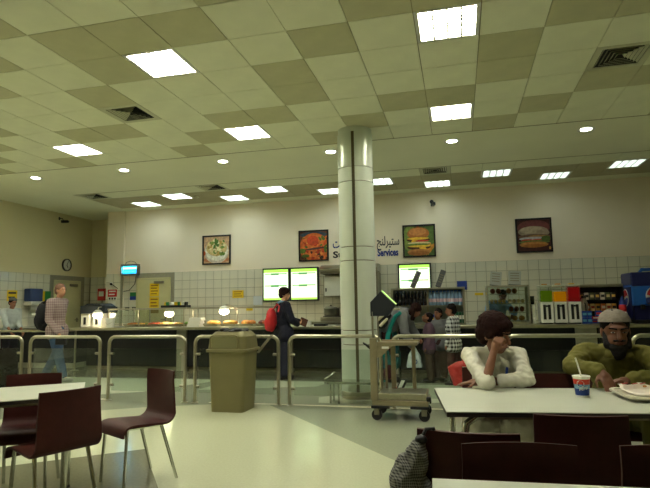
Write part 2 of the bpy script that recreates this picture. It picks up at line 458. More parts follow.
sm = thing('smoke_detector', 'small round smoke detector among the rear ceiling lights', 'detector', (-5.9, 11.2, CZ))
MB().lathe([(.06, 0), (.058, -.02), (.04, -.04), (.001, -.042)], 18).build('body', M_vent, sm, True)
MB().lathe([(.066, 0), (.066, -.006), (.06, -.008)], 18).build('base_ring', M_vdark, sm, True)

# ---- doors
def make_door(name, lab, loc, rz, wd, ht):
    d = bpy.data.objects.new(name, None); C.objects.link(d); d.location = loc; d.rotation_euler = (0, 0, rz); d['kind'] = 'structure'; d['label'] = lab
    m = MB(); m.box(-.04, 0, -.014, .02, 0, ht+.04); m.box(wd, wd+.04, -.014, .02, 0, ht+.04); m.box(0, wd, -.014, .02, ht, ht+.04)
    m.build('door_frame', M_door, d)
    lf = BX('door_leaf', M_door, d, .004, wd-.004, -.012, .02, .008, ht-.005)
    m = MB(); m.tube([(wd-.08, -.012, 1.02), (wd-.08, -.05, 1.02), (wd-.2, -.05, 1.02)], .01, 8); m.box(wd-.1, wd-.06, -.02, -.012, .96, 1.08)
    m.build('handle', M_steeld, lf)
    BX('door_closer', M_steeld, lf, wd-.42, wd-.14, -.06, -.012, ht-.12, ht-.05, .006)
    return d
d1 = make_door('door_1', 'cream door in the tiled back wall with yellow notices', (-8.2, YB-.01, 0), 0, .92, 2.06)
d2 = make_door('door_2', 'cream door in the left wall behind the walking man', (XL+.012, 12.95, 0), 0, .95, 2.06)
d2.rotation_euler = (0, 0, -PI/2); d2.location = (XL+.012, 12.92, 0)
d2.rotation_euler = (0, 0, PI/2); d2.location = (XL+.012, 11.93, 0)

# ================================================================== COLUMN
CX, CY, CR = -1.42, 7.64, .262
col = thing('column', 'round pale clad column with dark vertical seam behind the railing', 'column', (CX, CY, 0))
def arc_panel(a0, a1, z0, z1, r0, r1, n=18):
    m = MB(); vs = []; 
    for k in range(n+1):
        a = a0+(a1-a0)*k/n
        for r_ in (r0, r1):
            for z in (z0, z1): vs.append((r_*math.cos(a), r_*math.sin(a), z))
    fs = []
    for k in range(n):
        b = 4*k; q = b+4
        fs += [(b+2, q+2, q+3, b+3), (b, b+1, q+1, q), (b+1, b+3, q+3, q+1), (b, q, q+2, b+2)]
    fs += [(0, 2, 3, 1), (4*n, 4*n+1, 4*n+3, 4*n+2)]
    return m.add(vs, fs)
MB().cyl((0, 0, .02), (0, 0, CZ-.005), CR-.02, n=32).build('core', M_seam, col, True)
to_cam = math.atan2(-CY, -CX)
seam0 = to_cam-.13           # direction of the visible seam
levels = [(.1, .74), (.752, .94), (.952, 1.929), (1.941, 2.128), (2.14, 3.086), (3.098, 3.30), (3.312, 3.83)]
for (z0, z1) in levels:
    for k in range(3):
        a0 = seam0+k*2*PI/3+.085; a1 = seam0+(k+1)*2*PI/3-.085
        arc_panel(a0, a1, z0, z1, CR-.03, CR).build('cladding_panel', M_col, col, True)
for k in range(3):
    a = seam0+k*2*PI/3
    arc_panel(a-.085, a+.085, .1, 3.83, CR-.03, CR-.008, 4).build('seam_strip', M_seam, col, True)
MB().lathe([(CR-.01, 3.83), (CR-.01, CZ-.002)], 40).build('collar', M_col, col, True)
MB().lathe([(CR+.012, .003), (CR+.012, .085), (CR+.004, .1), (CR-.02, .1)], 40).build('base_ring', M_steel, col, True)

# ================================================================== WALL THINGS
# clock
ck = thing('wall_clock', 'round white-faced wall clock with dark rim above the tiles', 'clock', (XL, 12.33, 2.52), PI/2)
# local: x along wall, -y out of the wall
def disc(r, y0, y1, n=28, m=None):
    m = m or MB(); return m.cyl((0, y0, 0), (0, y1, 0), r, n=n)
m = MB(); vs = []
n = 32
for k in range(n):
    a = 2*PI*k/n
    for r_, y in ((.17, -.001), (.17, -.04), (.145, -.04), (.145, -.02)): vs.append((r_*math.cos(a), y, r_*math.sin(a)))
fs = []
for k in range(n):
    b, q = 4*k, 4*((k+1) % n)
    for i in range(3): fs.append((b+i, q+i, q+i+1, b+i+1))
m.add(vs, fs).build('rim', mat('clock_rim', (60, 56, 44), .4), ck, True)
disc(.15, -.002, -.018).build('dial', mat('clock_face', (222, 222, 205), .5), ck)
for a, L, wd in ((math.radians(300), .085, .008), (math.radians(60), .12, .006)):
    MB().tube([(0, -.022, 0), (L*math.cos(a), -.022, L*math.sin(a))], wd, 6).build('hand', M_ink, ck)
for k in range(12):
    a = k*PI/6
    MB().tube([(.12*math.cos(a), -.0185, .12*math.sin(a)), (.135*math.cos(a), -.0185, .135*math.sin(a))], .005, 6).build('hour_mark', M_ink, ck)
# security cameras
def cctv(loc, rz, lab):
    t = thing('security_camera', lab, 'camera', loc, rz)
    MB().cyl((0, 0, 0), (0, -.012, 0), .045, n=16).build('base_plate', M_black, t, True)
    MB().tube([(0, -.01, 0), (0, -.08, 0), (0, -.11, -.05)], .012, 8).build('bracket', M_black, t, True)
    MB().box(-.04, .04, -.24, -.06, -.12, -.05).build('housing', M_black, t, bevel=.012)
    MB().cyl((0, -.24, -.085), (0, -.255, -.085), .026, n=14).build('lens', M_dark, t, True)
cctv((XL, 12.0, 3.76), PI/2+.3, 'dark security camera on the left wall above the clock')
cctv((-.52, YB, 3.66), .25, 'dark security camera on the back wall above the burger picture')
# insect killer lamp
ik = thing('insect_killer', 'wall-mounted insect killer lamp glowing blue beside the door', 'lamp', (-8.4, YB, 2.2))
BX('housing', mat('grey_metal', (120, 116, 100), .45, .5), ik, -.25, .25, -.14, 0, .22, .27, .01)
BX('drip_tray', MATS['grey_metal'], ik, -.25, .25, -.14, 0, -.02, .02, .008)
BX('side_cap', MATS['grey_metal'], ik, -.25, -.225, -.14, 0, .02, .22); BX('side_cap', MATS['grey_metal'], ik, .225, .25, -.14, 0, .02, .22)
BX('back_plate', mat('uv_reflector', (60, 140, 200), .4, emit=(.0, .25, .55), es=.9), ik, -.225, .225, -.03, -.005, .02, .22)
M_uv = mat('uv_tube', (120, 210, 255), .3, emit=(.1, .7, 1.0), es=7)
M_uv2 = mat('uv_tube_dim', (60, 160, 230), .3, emit=(.02, .38, .8), es=1.6)
MB().cyl((-.2, -.08, .165), (.2, -.08, .165), .02, n=10).build('tube', M_uv, ik, True)
MB().cyl((-.22, -.08, .07), (.22, -.08, .07), .024, n=10).build('tube', M_uv2, ik, True)
for k in range(15): MB().cyl((-.21+k*.03, -.135, .02), (-.21+k*.03, -.135, .22), .0025, n=5).build('grille_bar', MATS['grey_metal'], ik)
MB().tube([(-.16, -.06, .27), (-.12, -.06, .33), (0, -.06, .36), (.12, -.06, .33), (.18, -.06, .27)], .006, 6).build('hanger', M_black, ik)
MB().tube([(.15, -.02, 0), (.12, -.03, -.25), (-.05, -.03, -.42), (-.25, -.03, -.45), (-.45, -.085, -.3), (-.54, -.085, -.24)], .008, 6).build('power_cable', M_black, ik)
so = thing('wall_socket', 'small black socket on the tiled pilaster at the cable end', 'socket', (-8.96, YB-.068, 1.96))
BX('plate', M_white, so, -.05, .05, -.008, 0, -.05, .05, .003); BX('plug', M_black, so, -.025, .025, -.04, -.008, -.03, .03, .005)

def sign(name, lab, cat, x, z, wd, ht, m, y=None, parts=(), rz=0, loc=None, th=.006):
    y = YB-.009 if y is None else y
    t = thing(name, lab, cat, loc or (x, y, z), rz)
    BX('plate', m, t, -wd/2, wd/2, -th, 0, -ht/2, ht/2)
    for (pn, pm, a, b, c, d) in parts: BX(pn, pm, t, a*wd, b*wd, -th-.002, -th, c*ht, d*ht)
    return t
lines = lambda n, m: [('text_line', m, -.38, .38-.12*(k % 2), .42-(k+.6)*.84/n, .42-(k+.2)*.84/n) for k in range(n)]
sign('door_notice', 'upper yellow notice on the back wall door', 'sign', -7.7, 1.78, .27, .34, M_yellow, YB-.023, lines(4, mat('notice_brown', (150, 110, 20), .6)))
sign('door_notice', 'lower yellow notice on the back wall door', 'sign', -7.7, 1.44, .27, .30, M_yellow, YB-.023, lines(3, MATS['notice_brown']))
sign('door_notice', 'small brown strip under the yellow door notices', 'sign', -7.7, 1.22, .27, .09, mat('notice_tan', (150, 130, 70), .6), YB-.023)
sign('fire_sign', 'red sign with white text and icons below it on pilaster', 'sign', -8.92, 1.72, .27, .19, M_red, YB-.07, lines(2, M_white))
t = sign('icon_sign', 'white strip with three black icons under the red sign', 'sign', -8.92, 1.575, .25, .08, M_white, YB-.07)
for k in range(3): BX('icon', M_ink, t, -.1+k*.08, -.05+k*.08, -.009, -.006, -.025, .025)
sign('safety_sign', 'small green and blue sign beside the back door', 'sign', -8.34, 1.63, .18, .2, M_green, None, [('blue_half', M_blue, -.5, .5, -.5, -.02)])
sign('paper_notice', 'white paper notice on the tiled pilaster under the red sign', 'sign', -8.93, 1.36, .22, .3, M_white, YB-.07)
for k in range(2):
    t = sign('light_switch', 'black switch plate on tiles beside the back door', 'switch', -8.5+k*.2, 1.3, .12, .09, M_dark); t['group'] = 'switch plates by the door'
    BX('rocker', M_steeld, t, -.025, .025, -.012, -.006, -.03, .03)
sign('wall_notice', 'yellow notice with text on tiles above the lamp stand', 'sign', -5.36, 1.62, .3, .19, M_yellow, None, lines(3, MATS['notice_brown']))
sign('paper_notice', 'pale paper notice on the tiles beside twin menu screens', 'sign', -4.83, 1.45, .24, .22, mat('paper_blue', (205, 212, 214), .7))
sign('wall_notice', 'small yellow strip label on tiles below the wall notice', 'sign', -5.05, 1.24, .17, .07, M_yellow)
sign('wall_notice', 'small yellow strip on tiles beside the pastry case', 'sign', .44, 1.50, .18, .055, M_yellow)
# left wall notices and fittings
sign('wall_notice', 'yellow notice on the left wall above the worker\'s cap', 'sign', 0, 0, .3, .26, M_yellow, loc=(XL+.009, 10.55, 1.66), rz=PI/2, parts=lines(2, M_ink))
sign('wall_notice', 'green and yellow notice on the left wall beside the towel box', 'sign', 0, 0, .34, .26, M_green, loc=(XL+.009, 11.62, 1.66), rz=PI/2, parts=[('yellow_half', M_yellow, -.5, -.1, -.5, .5)])
for k in range(2):
    sign('door_notice', 'yellow notice on the left wall door, %s' % ('nearer the hinge side' if k else 'beside the man\'s face'), 'sign', 0, 0, .24, .36, M_yellow, loc=(XL+.003, 12.34+k*.3, 1.72), rz=PI/2, parts=lines(3, MATS['notice_brown']))
td_ = thing('towel_dispenser', 'blue and white paper towel dispenser on the left wall', 'dispenser', (XL+.008, 11.1, 1.42), PI/2)
BX('cover', mat('towel_blue', (58, 76, 122), .35), td_, -.2, .2, -.22, 0, .1, .42, .03); BX('tray', M_white, td_, -.2, .2, -.24, 0, 0, .1, .02); BX('paper', M_white, td_, -.12, .12, -.16, -.15, -.1, .02)
fh = thing('fire_alarm_box', 'red fire hose box in the tiled alcove corner', 'fire box', (-9.95, YB+.943, 1.55))
BX('cabinet', M_red, fh, -.13, .13, -.1, 0, 0, .34, .01); BX('window', M_white, fh, -.08, .08, -.104, -.1, .12, .26); MB().tube([(0, -.05, 0), (0, -.05, -.35)], .02, 8).build('pipe', M_steeld, fh)
sign('wall_notice', 'yellow notice with a dark emblem in the alcove corner', 'sign', -9.62, 1.72, .3, .24, M_yellow, YB+.942, [('emblem', M_ink, -.2, .2, -.3, .3)])

# ---- food pictures
def ellipse(m, cx, cy, rx, ry, y, rot=0, n=22, a0=0, a1=2*PI):
    vs = []; c, s_ = math.cos(rot), math.sin(rot)
    for k in range(n):
        a = a0+(a1-a0)*k/(n if abs(a1-a0) > 6.2 else n-1)
        px_, pz = rx*math.cos(a), ry*math.sin(a)
        vs.append((cx+px_*c-pz*s_, y, cy+px_*s_+pz*c))
    m.add(vs, [tuple(range(n))])
def picture(lab, x, z, wd, ht, bg, shapes, zoom=1.2):
    t = thing('framed_picture', lab, 'picture', (x, YB, z), group='food pictures')
    b = .036
    BX('frame_rail', M_frame, t, -wd/2, wd/2, -.035, 0, -ht/2, -ht/2+b); BX('frame_rail', M_frame, t, -wd/2, wd/2, -.035, 0, ht/2-b, ht/2)
    BX('frame_rail', M_frame, t, -wd/2, -wd/2+b, -.035, 0, -ht/2+b, ht/2-b); BX('frame_rail', M_frame, t, wd/2-b, wd/2, -.035, 0, -ht/2+b, ht/2-b)
    mats = []; m = MB()
    def mi(c, v=.25):
        k = mat('print_%d_%d_%d' % c, c, .35, var=v, scale=16)
        if k not in mats: mats.append(k)
        return mats.index(k)
    W2, H2 = wd/2-b, ht/2-b
    m.cur = mi(bg, .3); m.add([(-W2, -.012, -H2), (W2, -.012, -H2), (W2, -.012, H2), (-W2, -.012, H2)], [(0, 1, 2, 3)])
    for i, s_ in enumerate(shapes):
        m.cur = mi(s_[0])
        n0_ = len(m.v); z_ = zoom if i else 1
        ellipse(m, s_[1]*W2*z_, s_[2]*H2*z_, s_[3]*W2*z_, s_[4]*H2*z_, -.0125-.0002*i, *(s_[5:]))
        m.v[n0_:] = [(max(-W2, min(W2, x_)), y_, max(-H2, min(H2, q_))) for x_, y_, q_ in m.v[n0_:]]
    m.build('print', mats, t)
rnd = random.Random(3)
salad = [((200, 130, 90), 0, -.75, 1, .24), ((214, 200, 180), 0, -.12, .80, .74), ((238, 230, 214), 0, -.05, .76, .64), ((214, 190, 130), 0, .12, .68, .52)]
for k in range(46):
    salad.append((rnd.choice([(96, 128, 48), (120, 150, 60), (236, 224, 180), (196, 160, 84), (226, 206, 150), (150, 120, 50)]), rnd.uniform(-.52, .52), rnd.uniform(-.3, .55), rnd.uniform(.06, .17), rnd.uniform(.04, .1), rnd.uniform(0, 3)))
for k in range(5): salad.append(((70, 112, 36), rnd.uniform(-.2, .2), .2+.1*k, .14, .07, rnd.uniform(0, 3)))
salad += [((200, 92, 40), -.8, -.2, .1, .14)]
picture('framed picture of a white bowl of salad', -5.95, 2.76, .78, .75, (206, 168, 130), salad)
pizza = [((60, 76, 92), 0, .78, 1, .22), ((214, 100, 40), .02, -.1, .92, .86), ((226, 120, 54), .1, -.05, .8, .7)]
for k in range(60):
    pizza.append((rnd.choice([(214, 84, 36), (190, 60, 30), (236, 150, 70), (90, 110, 40), (70, 40, 30), (224, 110, 50)]), rnd.uniform(-.78, .8), rnd.uniform(-.8, .5), rnd.uniform(.08, .2), rnd.uniform(.04, .1), rnd.uniform(0, 3)))
pizza += [((84, 60, 56), .1, -.18, .6, .06, .1), ((210, 76, 40), -.05, .3, .36, .3), ((96, 120, 44), -.7, -.3, .2, .14), ((80, 104, 40), -.5, -.6, .25, .1)]
picture('framed picture of an orange pizza-like dish near the column', -3.38, 2.755, .75, .76, (110, 60, 40), pizza)
fries = [((222, 150, 60), .42+.06*k, -.5+.03*(k % 3), .05, .34, -.1-.1*k) for k in range(6)]
burger = [((130, 150, 70), -.6, .2, .5, .9), ((96, 124, 60), .7, .4, .5, .6)]+fries+[((150, 80, 40), -.05, .72, .1, .16), ((176, 104, 50), -.04, .42, .62, .36), ((200, 130, 70), -.08, .52, .5, .22), ((80, 46, 30), -.04, .06, .66, .13), ((236, 190, 60), -.06, .14, .62, .07), ((230, 180, 50), -.25, .02, .2, .1, .4), ((196, 60, 40), .15, .0, .4, .05),
          ((220, 200, 150), 0, -.12, .64, .07), ((104, 140, 50), -.05, -.2, .66, .06), ((78, 44, 28), -.02, -.36, .66, .14), ((240, 194, 60), 0, -.3, .62, .06), ((232, 180, 54), .2, -.42, .22, .12, -.4), ((190, 126, 66), -.03, -.62, .64, .17), ((170, 106, 50), -.03, -.7, .6, .12)]
picture('framed picture of a double burger with fries', -.84, 2.755, .75, .76, (84, 110, 56), burger)
sand = [((120, 60, 56), 0, .5, 1, .5), ((150, 132, 108), -.02, .2, .78, .3), ((176, 158, 130), -.1, .28, .6, .2), ((160, 140, 116), .45, .12, .35, .18), ((110, 80, 60), .02, -.06, .82, .12), ((160, 120, 70), .2, -.05, .5, .06), ((190, 186, 190), -.05, -.18, .72, .1), ((190, 70, 50), -.35, -.26, .3, .07), ((200, 84, 56), .2, -.26, .36, .06), ((110, 124, 60), 0, -.36, .8, .1), ((86, 104, 46), .6, -.2, .24, .16), ((196, 130, 66), -.02, -.5, .74, .16), ((170, 104, 48), 0, -.56, .62, .09), ((226, 170, 90), .78, -.7, .05, .08)]
picture('framed picture of a filled sandwich on dark red', 1.665, 2.765, .75, .76, (74, 34, 32), sand)

# ---- wall lettering
def text_mesh(name, body, size, m, parent, x, z, ext=.004, width=None, bold=0):
    cu = bpy.data.curves.new(name, 'FONT'); cu.body = body; cu.size = size; cu.extrude = ext; cu.offset = bold; cu.resolution_u = 3
    o = bpy.data.objects.new(name, cu); C.objects.link(o)
    dg = bpy.context.evaluated_depsgraph_get(); me = bpy.data.meshes.new_from_object(o.evaluated_get(dg))
    bpy.data.objects.remove(o); me.materials.clear(); me.materials.append(m)
    xs = [v.co.x for v in me.vertices] or [0, 1]
    k = 1 if width is None else width/(max(xs)-min(xs))
    x0 = min(xs)
    for v in me.vertices: v.co = Vector(((v.co.x-x0)*k, -v.co.z, v.co.y))
    me.update()
    o = bpy.data.objects.new(name, me); C.objects.link(o); o.parent = parent; o.location = (x, 0, z)
    return o
M_letter = mat('letter_black', (38, 34, 40), .5); M_letterb = mat('letter_blue', (26, 48, 130), .45)
ls = thing('wall_lettering', 'black and blue Arabic and English lettering on wall beside the column', 'sign', (0, YB-.004, 0))
text_mesh('english_word', 'Sterling', .215, M_letter, ls, -2.9, 2.44, width=.86, bold=.006)
text_mesh('english_word', 'Services', .235, M_letterb, ls, -1.82, 2.44, width=.49, bold=.008)
text_mesh('arabic_word', '\uFE9E\uFEE8\uFEDF\uFEAE\uFEF4\uFE98\uFEB3', .3, M_letter, ls, -1.83, 2.69, width=.53, bold=.004)
text_mesh('arabic_word', '\uFE96\uFEF3', .3, M_letterb, ls, -2.9, 2.68, width=.24, bold=.004)

# ---- menu screens
M_scr = mat('screen_glow', (220, 255, 200), .3, emit=(.80, 1.0, .62), es=.42)
M_scr_g = mat('screen_green', (120, 210, 40), .3, emit=(.45, .85, .12), es=.34)
M_scr_d = mat('screen_text', (80, 130, 70), .3, emit=(.12, .34, .12), es=.3)
M_scr_w = mat('screen_white', (250, 255, 240), .3, emit=(.86, 1, .66), es=.5)
def screen(lab, x0, x1, z0, z1, grp=None):
    wd, ht = x1-x0, z1-z0
    t = thing('menu_screen', lab, 'screen', ((x0+x1)/2, YB-.01, z0), group=grp)
    BX('casing', M_black, t, -wd/2, wd/2, -.1, 0, 0, ht, .006)
    BX('display', M_scr, t, -wd/2+.035, wd/2-.035, -.104, -.1, .035, ht-.035)
    def R(m, a, b, c, d, n): BX(n, m, t, -wd/2+.035+a*(wd-.07), -wd/2+.035+b*(wd-.07), -.106, -.104, .035+c*(ht-.07), .035+d*(ht-.07))
    R(M_scr_g, 0, 1, .9, 1, 'title_band'); R(M_scr_w, .05, .95, .52, .8, 'menu_panel'); R(M_scr_w, .05, .95, .1, .4, 'menu_panel'); R(M_scr_g, 0, 1, 0, .06, 'footer_band')
    for c in (.84, .45): R(M_scr_d, .05, .95, c, c+.03, 'text_line'); 
    for c in (.83, .44): R(M_scr_d, .3, .62, c-.02, c+.05, 'heading')
    return t
screen('wide lit menu screen on the tiles, the one beside the salad side', -4.67, -3.975, 1.42, 2.23, 'twin menu screens')
screen('wide lit menu screen on the tiles, the one beside the steel hood', -3.965, -3.25, 1.42, 2.23, 'twin menu screens')
screen('single lit menu screen on tiles below the burger picture', -1.345, -.59, 1.5, 2.23)

# ================================================================== RAILINGS
def make_rail():
    t = thing('railing', 'steel hoop railing with a clear glass panel', 'railing', (0, 0, 0), group='hoop railings along the serving aisle')
    W, Ht, R, r_ = 1.22, .9, .1, .024
    pts = [(0, 0, .012), (0, 0, Ht-R)]
    for k in range(1, 8):
        a = PI-PI/2*k/8; pts.append((R+R*math.cos(a), 0, Ht-R+R*math.sin(a)))
    pts += [(R, 0, Ht), (W-R, 0, Ht)]
    for k in range(1, 8):
        a = PI/2-PI/2*k/8; pts.append((W-R+R*math.cos(a), 0, Ht-R+R*math.sin(a)))
    pts += [(W, 0, Ht-R), (W, 0, .012)]
    MB().tube(pts, r_, 12).build('hoop_tube', M_steel, t, True)
    for x in (0, W): MB().lathe([(.05, .002), (.05, .008), (.03, .016), (.026, .016)], 16, (x, 0, 0)).build('floor_flange', M_steel, t, True)
    BX('glass_panel', M_glass, t, .06, W-.06, -.004, .004, .14, .73)
    for x in (0, W):
        sg = 1 if x == 0 else -1
        for z in (.22, .66): MB().tube([(x+sg*.02, 0, z), (x+sg*.075, 0, z)], .02, 10).build('glass_clamp', M_steel, t, True)
    return t
RY = 6.83
R0 = make_rail(); R0.location = (-4.967-1.374*3, RY, 0)
labs = {-2: 'steel hoop railing with glass in front of the white-capped worker', -1: 'steel hoop railing with glass in front of the walking man', 0: 'steel hoop railing with glass between walking man and olive bin', 1: 'steel hoop railing with glass directly behind the olive bin', 2: 'steel hoop railing with glass in front of the column',
        3: 'steel hoop railing with glass behind the trolley and seated boy', 4: 'steel hoop railing with glass between the two seated men', 5: 'steel hoop railing with glass behind the man in the cap'}
for k in range(-2, 6): dup(R0, (-4.967+1.374*k, RY, 0), None, labs[k])
R0['label'] = 'steel hoop railing with glass close to the left wall'

# ================================================================== BIN, TROLLEY, RACK
bn = thing('waste_bin', 'olive plastic waste bin with domed flap lid in front of railing', 'bin', (-2.865, 6.48, 0))
def frustum(m, r0, r1, z0, z1, n=5, rad=(.05, .06)):
    a = rrect(r0[0], r0[1], rad[0], n); b = rrect(r1[0], r1[1], rad[1], n); k = len(a)
    m.add([(x, y, z0) for x, y in a]+[(x, y, z1) for x, y in b], [tuple(range(k-1, -1, -1)), tuple(range(k, 2*k))]+[(i, (i+1) % k, k+(i+1) % k, k+i) for i in range(k)])
    return m
frustum(MB(), (.44, .42), (.5, .48), .0, .74).build('body', M_bin, bn, True)
frustum(MB(), (.565, .535), (.565, .535), .735, .775, rad=(.07, .07)).build('rim', M_bin, bn, True, .008)
lid = frustum(MB(), (.53, .50), (.50, .46), .77, .93, rad=(.08, .08))
frustum(lid, (.50, .46), (.40, .36), .93, .99, rad=(.08, .08)); lid.build('lid', M_bin, bn, True)
fp = MB().prism([(x, z) for x, z in rrect(.34, .15, .03)], 'y', -.012, .012).build('flap', mat('bin_flap', (118, 116, 78), .5), bn, True, .004)
fp.location = (-.015, -.243, .86); fp.rotation_euler = (.1, 0, 0)
fm = MB()
ol = rrect(.38, .185, .045); il = rrect(.345, .155, .03); k = len(ol)
vs = [(x, -.01, z) for x, z in ol]+[(x, -.01, z) for x, z in il]+[(x, .012, z) for x, z in ol]+[(x, .012, z) for x, z in il]
fm.add(vs, [(i, (i+1) % k, k+(i+1) % k, k+i) for i in range(k)]+[(2*k+i, i, (i+1) % k, 2*k+(i+1) % k)[::-1] for i in range(k)]+[(k+i, k+(i+1) % k, 3*k+(i+1) % k, 3*k+i) for i in range(k)])
o = fm.build('flap_surround', M_bin, bn, True); o.location = (-.015, -.246, .86); o.rotation_euler = (.1, 0, 0)
m = MB()
for k in range(14):
    a = 2*PI*k/14; m.ell((.15*math.cos(a), .12*math.sin(a), .995+.012*math.sin(5*a)), (.06, .05, .025))
m.build('bin_liner', M_black, bn, True)
for dy in (0, .05): MB().tube([(.27, .2-dy, .70), (.34, .24-dy, .80), (.44, .27-dy, .925)], .012, 8).build('hinge_arm', M_steeld, bn, True)
# trolley
tr = thing('trolley', 'grey steel trolley on black casters with a shelf and upper bar', 'trolley', (-1.0, 6.12, 0))
M_tan = mat('trolley_steel', (150, 140, 112), .4, .55, var=.06, scale=18)
BX('platform', M_tan, tr, -.01, .62, 0, .46, .165, .225, .006)
BX('platform_tray', M_steel, tr, .06, .60, .02, .44, .225, .30, .01)
for (x, y) in ((-.02, -.01), (.42, -.01)): BX('caster_mount', M_black, tr, x, x+.21, y, y+.09, .135, .165, .006)
for (x, y) in ((-.02, .38), (.42, .38)): BX('caster_mount', M_black, tr, x, x+.21, y, y+.09, .135, .165, .006)
for (x, y) in ((.04, .035), (.57, .035), (.04, .42), (.57, .42)):
    f_ = BX('caster_fork', M_steeld, tr, x-.03, x+.03, y-.03, y+.03, .06, .136, .006)
    MB().tube([(x, y-.02, .062), (x, y+.02, .062)], .06, 18).build('wheel', M_rubber, f_, True)
BX('post', M_tan, tr, -.02, .06, -.01, .05, .225, .92, .006); BX('post', M_tan, tr, .17, .225, .38, .44, .225, .86, .006)
BX('post', M_tan, tr, .42, .465, .38, .42, .3, .86, .006); BX('post', M_tan, tr, .10, .125, .38, .41, .3, .86, .006)
BX('upper_bar', M_tan, tr, .06, .52, -.005, .045, .835, .875, .006); BX('upper_bar', M_tan, tr, .06, .52, .38, .43, .835, .875, .006)
BX('upper_tray', M_tan, tr, .06, .52, .045, .38, .84, .855)
MB().prism([(.06, .835), (.06, .70), (.1, .70), (.24, .835)], 'y', .0, .04).build('gusset', M_tan, tr)
BX('name_plate', M_white, tr, .12, .2, -.008, -.004, .80, .825)
MB().prism([(-.02, .83), (-.1, .87), (-.1, .86), (-.02, .79)], 'y', 0, .05).build('bumper', M_black, tr)
BX('corner_knob', M_black, tr, .60, .65, .0, .06, .22, .27, .01)
# angled display on the trolley
ki = thing('display_stand', 'dark house-shaped display box on two thin posts above the trolley', 'display', (-1.0, 6.13, .9))
MB().tube([(.02, .0, .024), (.02, .0, .32)], .012, 8).build('post', M_steel, ki, True); MB().tube([(.08, .02, -.022), (.08, .02, .32)], .008, 8).build('post', M_steel, ki, True)
MB().prism([(0, .27), (.2, .27), (.285, .40), (.125, .555), (0, .43)], 'y', -.01, .13).build('casing', mat('display_case', (34, 38, 44), .5), ki, False, .004)
dsp = MB().add([(.285, .0, .405), (.285, .12, .405), (.13, .12, .556), (.13, 0, .556)], [(0, 1, 2, 3)])
o = MB().prism([(.294, .405), (.297, .409), (.139, .565), (.135, .561)], 'y', .0, .12).build('screen', mat('display_glow', (150, 200, 90), .3, emit=(.45, .7, .2), es=.35), ki)
o.location = (-.004, 0, -.004)
# low rack behind the railing
lr = thing('low_rack', 'low chrome rack with thin legs in front of the column foot', 'rack', (-1.83, 7.05, 0))
MB().prism([(x+.42, y+.14) for x, y in rrect(.84, .28, .1)], 'z', .255, .285).build('shelf_plate', M_chrome, lr, True)
for x, y in ((.1, .05), (.1, .24), (.22, .02), (.74, .05), (.74, .24)): MB().cyl((x, y, .0), (x, y, .256), .014, n=10).build('leg', M_chrome, lr, True)
m = MB().tube([(.0, .14, .30), (.06, .25, .34), (.12, .27, .38)], .012, 8); m.build('hook', M_chrome, lr, True)
fc = thing('folded_stand', 'black and white folded stand leaning beyond the trolley posts', 'stand', (-.95, 7.2, 0)); fc.scale = (1, 1, .72)
MB().add([(0, 0, .0), (.1, 0, 0), (.24, .1, .42), (.14, .1, .42), (0, .02, .0), (.1, .02, 0), (.24, .12, .42), (.14, .12, .42)], [(0, 1, 2, 3), (4, 7, 6, 5), (0, 4, 5, 1), (1, 5, 6, 2), (2, 6, 7, 3), (3, 7, 4, 0)]).build('board', M_black, fc)
MB().add([(.03, -.004, .02), (.08, -.004, .02), (.20, .094, .40), (.15, .094, .40), (.03, -.001, .02), (.08, -.001, .02), (.20, .097, .40), (.15, .097, .40)], [(0, 1, 2, 3), (4, 7, 6, 5), (0, 4, 5, 1), (1, 5, 6, 2), (2, 6, 7, 3), (3, 7, 4, 0)]).build('white_panel', M_white, fc)

# ================================================================== TABLES AND CHAIRS
def table(lab, loc, rz, L, W, legs, far_corner=None):
    t = thing('cafe_table', lab, 'table', loc, rz)
    BX('table_top', [M_table], t, 0, L, 0, W, .734, .74, .002); BX('edge_band', M_tedge, t, .001, L-.001, .001, W-.001, .712, .734)
    for x in (.1, L-.1):
        for y in (.1, W-.1):
            sg = 1 if x < L/2 else -1
            MB().tube([(x, y, .0), (x, y, .6), (x+sg*.015, y, .66), (x+sg*.07, y, .7), (x+sg*.12, y, .708)], .02, 10).build('leg', M_chrome, t, True)
            MB().cyl((x, y, 0), (x, y, .02), .024, n=10).build('foot', M_rubber, t)
    for y in (.1, W-.1): BX('support_rail', M_steeld, t, .2, L-.2, y-.015, y+.015, .685, .71)
    return t
table('long white table with dark edge where the two men sit', (-.09, 2.915, 0), math.radians(7), 1.95, .80, 4)
table('white table corner at the bottom edge, chairs tucked behind it', (-.07, 1.06, 0), math.radians(3), 1.5, .76, 4)
# left table: near-right corner (-2.43,3.08), runs away to lower left
a37 = math.radians(37)
table('white table among three empty brown chairs', (-2.43-1.5*math.cos(a37), 3.08-1.5*math.sin(a37), 0), a37, 1.5, .69, 4)

